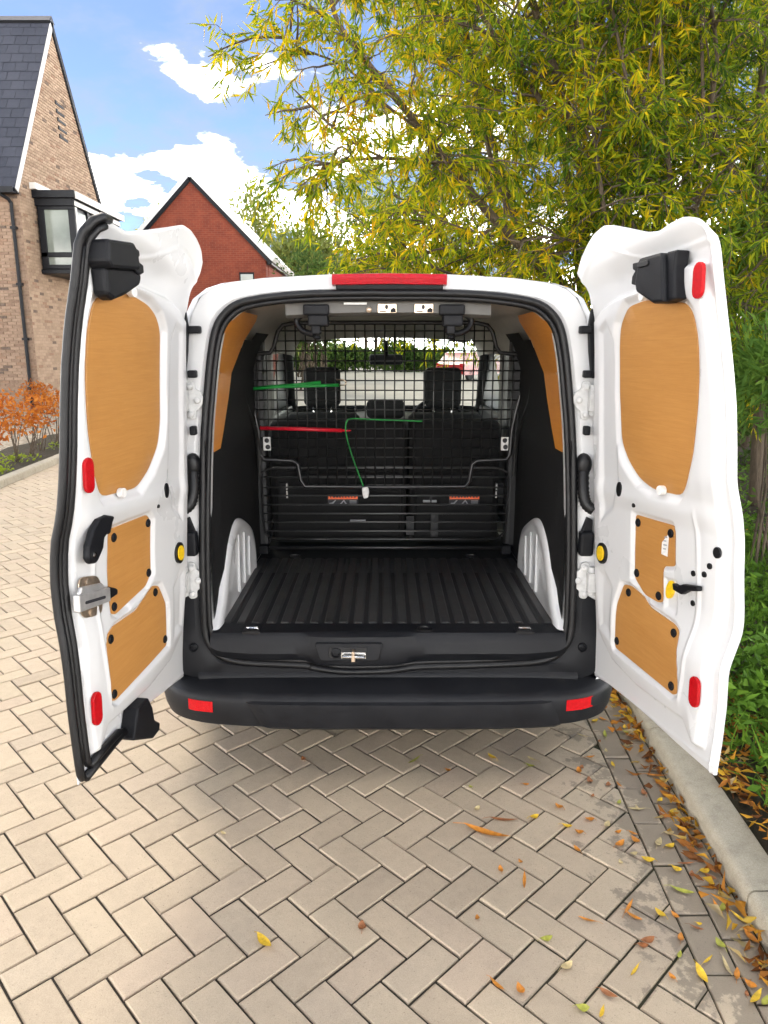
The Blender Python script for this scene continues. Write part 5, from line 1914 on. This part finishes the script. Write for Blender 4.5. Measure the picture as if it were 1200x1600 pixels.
_, k_ = tree('forked_tree', 'forked tree with two brown stems rising right behind the van roof', [
    ([(2.5, 4.5, 0), (2.4, 4.45, 1.0), (2.27, 4.4, 1.74), (2.08, 4.4, 2.3), (1.91, 4.4, 2.68), (1.68, 4.3, 3.17), (1.49, 4.2, 3.67), (1.29, 4.1, 4.06), (1.12, 4.0, 4.47), (1.0, 3.9, 5.2)], .075, .02, 1.1),
    ([(1.84, 4.4, 2.85), (1.69, 4.5, 3.42), (1.83, 4.6, 3.94), (1.88, 4.6, 4.45), (1.88, 4.6, 5.1)], .04, .014, 1.1),
    ([(1.68, 4.3, 3.17), (1.26, 4.1, 3.63), (.95, 3.9, 3.89), (.68, 3.8, 4.21), (.47, 3.7, 4.6)], .03, .01, 1.1),
    ([(2.08, 4.4, 2.3), (1.75, 4.1, 2.45), (1.4, 3.9, 2.5), (1.1, 3.8, 2.45)], .02, .006, 1.2)], 'willow_leaf', n_sec=10.5, group=GT, seed=4, f0=.3)
nl += k_
_, k_ = tree('upright_tree', 'upright dark-stemmed tree just left of the right door\'s top', [
    ([(2.95, 5.2, 0), (2.88, 5.2, 1.88), (2.78, 5.2, 2.63), (2.67, 5.2, 3.23), (2.52, 5.2, 4.09), (2.35, 5.1, 4.75), (2.27, 5.1, 5.6)], .065, .025, 1.2),
    ([(2.55, 5.2, 3.97), (2.25, 5.1, 4.27), (2.08, 5.0, 4.56), (1.96, 5.0, 5.1)], .03, .01, 1.2),
    ([(3.3, 5.6, 0), (3.19, 5.6, 1.76), (3.14, 5.6, 2.68), (3.15, 5.7, 3.52), (3.07, 5.8, 4.28), (3.1, 5.8, 5.04), (3.12, 5.8, 5.9)], .055, .02, 1.2),
    ([(2.78, 5.2, 2.63), (2.4, 4.9, 2.75), (2.05, 4.7, 2.8)], .02, .006, 1.3),
    ([(2.88, 5.2, 1.88), (3.2, 4.8, 2.3), (3.5, 4.5, 2.5)], .02, .006, 1.4)], 'willow_leaf_dark', n_sec=9, group=GT, seed=5, f0=.28)
nl += k_
_, k_ = tree('bushy_tree', 'dense bushy tree filling the sky at the far right edge', [
    ([(3.5, 4.2, 0), (3.41, 4.2, 1.51), (3.31, 4.2, 2.28), (3.19, 4.2, 3.02), (3.15, 4.2, 3.71), (3.17, 4.2, 4.29), (3.18, 4.2, 5.2)], .06, .02, 1.4),
    ([(3.24, 4.2, 2.76), (2.86, 4.0, 3.07), (2.62, 3.9, 3.43), (2.59, 3.8, 3.81), (2.45, 3.8, 4.4)], .03, .01, 1.4),
    ([(3.4, 4.2, 1.7), (3.0, 3.7, 1.9), (2.7, 3.4, 2.0), (2.5, 3.2, 1.9)], .02, .006, 1.5),
    ([(3.35, 4.2, 2.1), (3.3, 3.5, 2.4), (3.2, 3.0, 2.5), (3.1, 2.7, 2.3)], .02, .006, 1.5),
    ([(3.4, 4.2, 2.4), (3.9, 4.0, 2.9), (4.2, 3.9, 3.3)], .02, .006, 1.5)], 'willow_leaf_dark', n_sec=9.5, group=GT, seed=6, f0=.3)
nl += k_
_, k_ = tree('back_tree', 'yellowing tree seen through the gaps between the nearer stems', [
    ([(2.2, 8.2, 0), (2.0, 8.2, 2), (1.6, 8.2, 3.2), (1.2, 8.1, 4.4), (1.0, 8, 5.6), (.9, 8, 7)], .07, .02, 1.2),
    ([(1.8, 8.2, 2.6), (1.0, 8.1, 3.2), (.4, 8, 3.5), (-.1, 8, 3.7)], .03, .01, 1.2),
    ([(2.0, 8.2, 2), (2.6, 8.2, 3.2), (3.0, 8.2, 4.4), (3.2, 8.2, 6)], .05, .015, 1.2),
    ([(1.9, 8.2, 2.2), (1.2, 8.0, 2.4), (.6, 7.8, 2.5)], .02, .008, 1.3),
    ([(3.0, 8.2, 4), (4.0, 8.2, 4.8), (4.6, 8.2, 5.8)], .03, .01, 1.2)], 'willow_leaf', n_sec=9.5, twig_gap=.12, leaf_gap=.034, sec_len=(.8, 1.6), twig_len=(.35, .7), LL=(.10, .16), LW=(.02, .03), group=GT, seed=7, f0=.25)
nl += k_
_, k_ = tree('back_tree', 'dark tree behind the bushy one on the right edge', [
    ([(5.5, 8.5, 0), (5.4, 8.5, 2), (5.2, 8.5, 4), (5.1, 8.5, 7)], .08, .03, 1.2),
    ([(5.4, 8.5, 1.5), (4.6, 8.4, 2.4), (4.0, 8.3, 3.0)], .04, .01, 1.2),
    ([(5.4, 8.5, 1.0), (4.8, 8.0, 1.5), (4.2, 7.6, 1.6)], .04, .01, 1.4),
    ([(5.3, 8.5, 2.5), (6.2, 8.4, 3.6), (6.8, 8.3, 4.8)], .04, .01, 1.2)], 'willow_leaf_dark', n_sec=9.5, twig_gap=.12, leaf_gap=.034, sec_len=(.8, 1.7), twig_len=(.35, .7), LL=(.10, .17), LW=(.02, .032), group=GT, seed=8, f0=.1)
nl += k_


_, k_ = tree('slim_tree', 'fan of slim upright stems between the van roof and the right door', [
    ([(2.3, 5.6, 0), (2.15, 5.6, 1.8), (1.95, 5.6, 3.0), (1.75, 5.6, 4.2), (1.6, 5.6, 5.8)], .05, .018, .75, .8),
    ([(2.3, 5.6, .3), (2.3, 5.6, 1.8), (2.28, 5.6, 3.2), (2.3, 5.6, 4.6), (2.35, 5.6, 6)], .045, .018, .75, .8),
    ([(2.3, 5.6, .3), (1.9, 5.7, 1.8), (1.45, 5.8, 2.9), (1.05, 5.8, 4.0), (.8, 5.8, 5.6)], .04, .014, .9, .8),
    ([(2.3, 5.6, .5), (1.7, 5.6, 1.7), (1.1, 5.6, 2.3), (.6, 5.6, 2.75), (.2, 5.6, 3.1)], .03, .01, 1.5, .8),
    ([(2.3, 5.6, .5), (1.75, 5.4, 1.6), (1.2, 5.2, 2.05), (.7, 5.1, 2.3), (.25, 5.0, 2.45), (-.1, 5.0, 2.5)], .025, .008, 1.5, .8),
    ([(2.35, 5.6, .3), (2.7, 5.7, 1.8), (2.95, 5.8, 3.2), (3.05, 5.8, 4.6), (3.1, 5.8, 6)], .045, .016, .7, .8),
    ([(2.15, 3.8, 0), (2.08, 3.75, 1.2), (1.87, 3.75, 2.13), (1.74, 3.68, 2.7), (1.64, 3.75, 3.28), (1.42, 3.7, 4.34), (1.38, 3.7, 5.2)], .028, .012, .9, .65),
    ([(2.3, 3.8, 0), (2.22, 3.75, 1.2), (2.15, 3.7, 2.13), (1.98, 3.8, 2.75), (1.95, 3.7, 3.28), (1.70, 3.78, 4.34), (1.62, 3.7, 5.2)], .024, .010, .9, .65),
    ([(2.45, 3.8, 0), (2.44, 3.75, 1.2), (2.31, 3.74, 2.13), (2.30, 3.7, 2.7), (2.17, 3.65, 3.28), (2.04, 3.7, 4.34), (1.9, 3.7, 5.2)], .031, .014, .9, .65),
    ([(2.6, 3.8, 0), (2.58, 3.75, 1.2), (2.57, 3.68, 2.13), (2.50, 3.72, 2.7), (2.49, 3.7, 3.28), (2.40, 3.75, 4.34), (2.42, 3.7, 5.2)], .025, .010, .9, .65),
    ([(1.84, 3.75, 2.2), (1.98, 3.72, 2.9), (2.02, 3.7, 3.6), (2.12, 3.7, 4.6)], .014, .007, .7, .6),
    ([(2.4, 5.6, .3), (3.1, 5.5, 1.6), (3.7, 5.4, 2.8), (4.1, 5.4, 4.0), (4.3, 5.4, 5.4)], .04, .014, .8, .9)], 'willow_leaf', n_sec=7.5, group=GT, seed=10, f0=.3)
nl += k_


def bush(name, label, c, rad, n, LL, LW, mat, cat='bush', group=None, seed=1, stems=7, up=.3, hollow=.35, stem_r=.012, kindleaf=True, flat=False):
    rng = np.random.default_rng(seed)
    root = thing(name, label, cat, (0, 0, 0), group)
    c = np.array(c, float)
    rad = np.array(rad, float)
    lobes = [(unit(rng.normal(size=3)) * rng.uniform(.2, .75), rng.uniform(.35, .6)) for _ in range(16)]
    P = []
    while len(P) < n:
        lo, r_ = lobes[rng.integers(len(lobes))]
        d = unit(rng.normal(size=3))
        q = lo + d * r_ * rng.uniform(hollow, 1) ** .6
        p = c + q * rad
        if p[2] > .08:
            P.append((p, q))
    PP = np.array([p for p, q in P])
    DD = np.array([unit(q) for p, q in P]) * .7 + rng.normal(size=(n, 3)) * .6 + np.array((0, 0, up))
    DD /= np.linalg.norm(DD, axis=1)[:, None]
    sm = MB()
    for _ in range(stems):
        lo, r_ = lobes[rng.integers(len(lobes))]
        e_ = c + lo * rad
        b_ = np.array((c[0] + rng.normal() * rad[0] * .15, c[1] + rng.normal() * rad[1] * .15, .02))
        mid_ = (b_ + e_) / 2 + rng.normal(size=3) * .1 * rad
        sm.tube([tuple(x) for x in smooth_path([b_, mid_, e_], 4)], [stem_r * (1 - .085 * k) for k in range(9)], 5)
    sm.build('stems', 'bark', root, smooth=180)
    o = leaves('foliage', PP, DD, rng.uniform(*LL, n), rng.uniform(*LW, n), mat, root, rng=rng)
    o['kind'] = 'stuff'
    return root


# undergrowth beyond the verge and the shrub beside the right door
bush('shrub', 'leafy green shrub pushing past the edge of the right door', (2.6, 2.3, 1.42), (.55, .55, .36), 1700, (.09, .16), (.016, .026), 'shrub_leaf', 'shrub', 'shrubs along the verge', 11, up=-.2)
bush('shrub', 'dark low shrub under the trees behind the right door', (3.9, 4.4, 1.35), (.9, .8, .55), 2000, (.08, .14), (.02, .03), 'willow_leaf_dark', 'shrub', 'shrubs along the verge', 12, up=-.1)
bush('shrub', 'broad dark thicket at the foot of the rearmost trees', (4.6, 7.0, 1.0), (2.2, 1.2, 1.3), 5200, (.12, .2), (.03, .05), 'bush_leaf', 'shrub', 'shrubs along the verge', 13)
bush('shrub', 'dark thicket hidden between van and rear trees', (5.4, 10.2, 1.2), (2.4, 1.2, 1.6), 5200, (.14, .22), (.035, .06), 'bush_leaf', 'shrub', 'shrubs along the verge', 14)
# trees far behind the houses
for k, (x, y, z, rx, rz, n, lab) in enumerate(((-13.2, 46, 6.8, 2.6, 3.4, 4200, 'pale leafy tree showing left of the red gable'), (-8.2, 44, 7.6, 2.8, 4.6, 3200, 'thin pale tree rising over the shining roof'), (-4.6, 40, 5.4, 3.6, 4.2, 7500, 'pale tree right of the shining roof end'))):
    bush('far_tree', lab, (x, y, z), (rx, 2, rz), n, (.25, .5), (.10, .18), 'far_leaf_hazed', 'tree', 'trees beyond the houses', 20 + k, 14, .5, .1, .06)
bush('far_tree', 'round dark green tree low between red house and van roof', (-2.6, 26, 3.4), (1.75, 1.4, 2.1), 5200, (.12, .22), (.05, .09), 'bush_leaf', 'tree', 'trees beyond the houses', 25, 12, .2, .3, .05)
bush('far_tree', 'sparse yellow-green tree beside the round dark one', (.6, 58, 8.8), (5.4, 2.5, 5.6), 7500, (.26, .44), (.09, .15), 'far_leaf_hazed', 'tree', 'trees beyond the houses', 26, 16, .4, .1, .06)
_, k_ = tree('thin_tree', 'cluster of thin bare-stemmed saplings behind the van roof', [
    ([(-1.4, 58, 0), (-1.6, 58, 5), (-1.8, 58, 9), (-2.7, 58, 14)], .15, .06, .7),
    ([(-.7, 58.5, 0), (-.6, 58.5, 5), (-.5, 58.5, 9), (-.3, 58.5, 14.5)], .15, .06, .7),
    ([(1.0, 59, 0), (.8, 59, 5), (.9, 59, 9), (1.3, 59, 15)], .15, .06, .7)], 'far_leaf_hazed', n_sec=2, twig_gap=.4, leaf_gap=.13, sec_len=(2, 4), twig_len=(.8, 1.7), LL=(.35, .6), LW=(.11, .17), group='trees beyond the houses', seed=9, f0=.6)
# hedge that shows through the windscreen
for k, (x0, lab) in enumerate(((-7.0, 'left dark hedge bush seen through the windscreen'), (-2.6, 'middle dark hedge bush seen through the windscreen'), (1.8, 'right dark hedge bush seen through the windscreen'))):
    bush('hedge_bush', lab, (x0, 52, .9), (3.2, 1.2, 1.15), 3200, (.3, .5), (.14, .24), 'bush_leaf', 'hedge', 'hedge ahead of the van', 30 + k, 5, .3, .05)

# orange hedge saplings on the left
for k, (x, y, h_, n, lab) in enumerate(((-5.05, 6.9, 1.0, 260, 'orange-leaved sapling nearest on the left edge, largest of the row'), (-5.12, 7.55, .95, 210, 'orange-leaved sapling second from the left edge'),
                                        (-5.25, 8.1, .9, 140, 'thin orange-leaved sapling third in the row by the kerb'), (-5.3, 8.6, .8, 70, 'nearly bare orange sapling fourth in the row'), (-5.3, 9.1, .95, 110, 'wispy orange sapling closest to the open left door'))):
    bush('hedge_sapling', lab, (x, y, .12 + h_ * .62), (.33, .3, h_ * .42), n, (.06, .10), (.028, .05), 'hedge_leaf', 'sapling', 'orange hedge saplings behind the left kerb', 40 + k, 7, .2, .1, .009)
bush('garden_shrub', 'dull dark shrub at the foot of the brown house wall', (-8.35, 15.3, .45), (.55, .4, .45), 600, (.07, .12), (.03, .05), 'hedge_leaf', 'shrub', None, 47, 5)


# low green ground cover on the verge
def ground_cover():
    rng = np.random.default_rng(77)
    n = 42000
    y = rng.uniform(-1.6, 7.5, n)
    q = rng.uniform(0, 1, n)
    x = 1.25 + KS * y + q ** 1.25 * np.interp(y, [-1.3, 0, 7], [1.2, 1.8, 4.5])
    clump = np.sin(x * 4.1 + 1.3) * np.sin(y * 3.3 + .4) + .6 * np.sin(x * 9.7 + y * 7.9)
    edge = (x - 1.25 - KS * y)
    keep = (clump > -.45 + rng.normal(0, .35, n)) & (rng.uniform(0, 1, n) < np.clip(edge / .24, .15, 1)) & ~((y > 3.6) & (rng.uniform(0, 1, n) < .75)) & ~((y < -.2) & (rng.uniform(0, 1, n) < .1))
    x, y, clump = x[keep], y[keep], clump[keep]
    n = len(x)
    z = .10 + rng.uniform(0, 1, n) ** 1.4 * (.14 + .08 * np.clip(clump, -1, 1.5))
    P = np.stack([x, y, z], 1)
    D = rng.normal(size=(n, 3)) * np.array((1, 1, .35)) + np.array((0, 0, .45))
    D /= np.linalg.norm(D, axis=1)[:, None]
    o = leaves('ground_cover', P, D, rng.uniform(.035, .085, n), rng.uniform(.014, .034, n), 'cover_leaf', None, rng=rng)
    tag(o, 'low green leafy ground cover growing over the verge', 'ground cover', kind='stuff')
    n = 5000
    y = rng.uniform(-1.3, 3.2, n)
    x = 1.27 + KS * y + rng.uniform(0, 1, n) * 1.6
    P = np.stack([x, y, np.full(n, .09)], 1)
    D = rng.normal(size=(n, 3)) * np.array((.55, .55, .3)) + np.array((0, 0, .9))
    D /= np.linalg.norm(D, axis=1)[:, None]
    o = leaves('grass', P, D, rng.uniform(.10, .26, n), rng.uniform(.005, .010, n), 'cover_leaf', None, rng=rng, curl=.35)
    tag(o, 'long grass blades standing in the ground cover', 'grass', kind='stuff')
    # lime cover and low plants in the left bed
    n = 1500
    y = rng.uniform(4.5, 11, n)
    x = np.array([LKX(v_) for v_ in y]) - .16 - rng.uniform(0, .55, n)
    keep = np.sin(y * 5.2) + np.sin(y * 2.3 + x * 4) > rng.normal(.3, .4, n)
    x, y = x[keep], y[keep]
    n = len(x)
    P = np.stack([x, y, .07 + rng.uniform(0, .08, n)], 1)
    D = rng.normal(size=(n, 3)) * np.array((1, 1, .3)) + np.array((0, 0, .4))
    D /= np.linalg.norm(D, axis=1)[:, None]
    o = leaves('ground_cover', P, D, rng.uniform(.04, .08, n), rng.uniform(.02, .035, n), 'lime_leaf', None, rng=rng)
    tag(o, 'lime green low plants behind the left kerb', 'ground cover', kind='stuff')


ground_cover()


# ------------------------------------------------------------------ fallen leaves
def leaf_shape(L, W, curl, twist, seg=6, stem=.25):
    rows = []
    for k in range(seg + 1):
        s_ = k / seg
        w_ = W * math.sin(math.pi * min(1, s_ * .96 + .02)) ** .8 * .5
        z = .004 + curl * (s_ - .5) ** 2 * L + .0
        a = twist * (s_ - .5)
        rows.append([((s_ - .5) * L, -w_ * math.cos(a), z + .35 * w_ - w_ * math.sin(a)), ((s_ - .5) * L, 0, z), ((s_ - .5) * L, w_ * math.cos(a), z + .35 * w_ + w_ * math.sin(a))])
    m_ = MB().grid(rows)
    m_.tube([(-.5 * L, 0, .004 + curl * .25 * L), (-.5 * L - stem * L, 0, .006)], .0009, 3)
    return m_


shapes = [leaf_shape(.085, .020, .5, .5), leaf_shape(.11, .017, .35, -.6), leaf_shape(.055, .030, .9, .3), leaf_shape(.07, .026, .6, -.4), leaf_shape(.042, .028, 1.1, .8)]
protos = {}


def fallen(x, y, rz, shape, mat, label, group, sc=1., z=.001):
    key = (shape, mat)
    if key not in protos:
        protos[key] = shapes[shape].build('fallen_leaf', mat, None, smooth=180)
        o = protos[key]
    else:
        o = protos[key].copy()
        COL.objects.link(o)
    o.location = (x, y, z)
    o.rotation_euler = (random.uniform(-.12, .12), random.uniform(-.12, .12), rz)
    o.scale = (sc, sc, sc)
    tag(o, label, 'leaf', group)


GL = 'leaves fallen on the paving'
fallen(-.343, -.828, R(-50), 3, 'leaf_yellow', 'bright yellow-orange leaf alone on the paving left of centre', GL, 1.0)
fallen(.33, -.37, R(-24), 1, 'leaf_orange', 'long curled orange leaf on the paving right of centre', GL, 1.45)
fallen(.40, -.30, R(-10), 1, 'leaf_brown', 'long brown leaf right beside the long orange one', GL, .9)
mats_ = ['leaf_orange', 'leaf_orange', 'leaf_orange', 'leaf_yellow', 'leaf_yellow', 'leaf_brown', 'leaf_brown', 'leaf_pale', 'leaf_pale', 'leaf_orange', 'leaf_green']
rl = random.Random(21)
placed = 0
while placed < 115:
    y = rl.uniform(-1.75, .75)
    kx = 1.05 - abs(rl.gauss(0, .33))
    if rl.random() < .14:
        kx = rl.uniform(-1.9, .7)
        y = rl.uniform(-1.7, 1.8)
    x = kx + KS * y
    if x < -2.4 or (y > .1 and abs(x) < .8) or not in_frame((x, y, 0), 0):
        continue
    mt = rl.choice(mats_)
    shp = rl.choice([0, 1, 2, 3, 4, 4, 2])
    look = ('slender', 'long thin', 'broad', 'pointed', 'tiny curled')[shp]
    if kx > .86:
        place = 'on the edge course beside the kerb'
    elif y > -.25:
        place = 'on the paving close behind the bumper'
    elif x < -.45:
        place = 'on the bright paving at the left'
    elif y < -1.1:
        place = 'on the paving at the bottom of the view'
    elif x < .25:
        place = 'on the shaded paving in the middle'
    else:
        place = 'on the shaded paving at the right'
    fallen(x, y, rl.uniform(0, 6.28), shp, mt, '%s %s leaf lying %s' % (look, mt[5:], place), GL, rl.uniform(.40, .85))
    placed += 1
# dense drift of litter against the kerb and under the verge plants
rng = np.random.default_rng(5)
n = 760
y = rng.uniform(-1.9, 4.5, n)
kx = 1.058 - np.abs(rng.normal(0, .045, n))
P = np.stack([kx + KS * y, y, rng.uniform(.004, .03, n)], 1)
D = rng.normal(size=(n, 3)) * np.array((1, 1, .25))
D /= np.linalg.norm(D, axis=1)[:, None]
tag(leaves('leaf_litter', P, D, rng.uniform(.03, .075, n), rng.uniform(.012, .026, n), 'litter', None, rng=rng, fold=.5, curl=.5), 'drift of orange and yellow leaves along the foot of the kerb', 'leaf litter', kind='stuff')
n = 5200
y = rng.uniform(-2, 8, n)
x = 1.22 + KS * y + rng.uniform(0, 1, n) ** 1.9 * np.interp(y, [-2, 0, 8], [1.0, 1.6, 4.5])
x[:1500] = 1.205 + KS * y[:1500] + rng.uniform(0, .3, 1500)
y[:1500] = np.where(y[:1500] > 3, y[:1500] - 4.5, y[:1500])
x[:1500] = 1.205 + KS * y[:1500] + rng.uniform(0, .3, 1500)
P = np.stack([x, y, .075 + rng.uniform(0, .05, n)], 1)
D = rng.normal(size=(n, 3)) * np.array((1, 1, .3))
D /= np.linalg.norm(D, axis=1)[:, None]
tag(leaves('leaf_litter', P, D, rng.uniform(.03, .065, n), rng.uniform(.010, .020, n), 'litter', None, rng=rng, fold=.5, curl=.5), 'fallen leaves scattered over the soil of the verge', 'leaf litter', kind='stuff')

# ------------------------------------------------------------------ the red car ahead
car = thing('parked_car', 'small red car parked far ahead, seen through the windscreen', 'car', (3.4, 36.0, 0))
car.rotation_euler = (0, 0, R(-38))
cs_ = [(0, .30), (.0, .55), (.06, .80), (.32, .95), (.75, 1.40), (1.9, 1.47), (2.7, 1.30), (3.3, .98), (3.9, .85), (4.0, .55), (4.0, .30)]
rows = []
for s_, ins in ((-.86, .12), (-.86, 0), (-.60, -.03), (0, -.04), (.60, -.03), (.86, 0), (.86, .12)):
    rows.append([(s_ * (1 - .16 * max(0, (z - .95) / .5)), y + (ins if y < 2 else -ins) * .5, z - max(0, ins) * .3) for y, z in cs_])
cbody = MB().grid(rows)
cbody.add(rows[0], [tuple(range(len(cs_)))]).add(rows[-1], [tuple(range(len(cs_)))])
cbody.build('body', 'car_red', car, smooth=40)
MB().add([(-.58, .36, 1.0), (.58, .36, 1.0), (.50, .70, 1.36), (-.50, .70, 1.36)], [(0, 1, 2, 3)]).build('rear_window', 'dark_pane', car)
MB().box((-.25, -.012, .52), (.25, -.004, .63)).build('number_plate', 'yellow_plastic', car)
for sx in (-1, 1):
    MB().box((sx * .72 - .09, -.02, .68), (sx * .72 + .09, .08, .86)).build('tail_light', 'brake_red', car, bevel=.02)
    for yy in (.75, 3.2):
        fnw = lambda a, b, h, sx=sx, yy=yy: (sx * (.86 - h), yy + a, .31 + b)
        MB().lathe([(.2, 0), (.3, .01), (.31, .03), (.31, .18), (.2, .19)], fnw, 24).build('wheel', 'tyre', car, smooth=40)
print('crown leaves', nl)


# ------------------------------------------------------------------ put each root Empty at the foot of its thing
for root in [o for o in COL.objects if o.type == 'EMPTY' and o.parent is None and o.get('category') in ('tree', 'bush', 'shrub', 'hedge', 'sapling', 'house')]:
    kids = [c for c in COL.objects if c.parent == root]
    me = next(c for c in kids if c.type == 'MESH').data
    co = np.empty(len(me.vertices) * 3, np.float32)
    me.vertices.foreach_get('co', co)
    co = co.reshape(-1, 3)
    low = co[co[:, 2] < co[:, 2].min() + .3]
    base = Vector((float(low[:, 0].mean()), float(low[:, 1].mean()), 0))
    root.location = base
    for c in kids:
        c.location = c.location - base
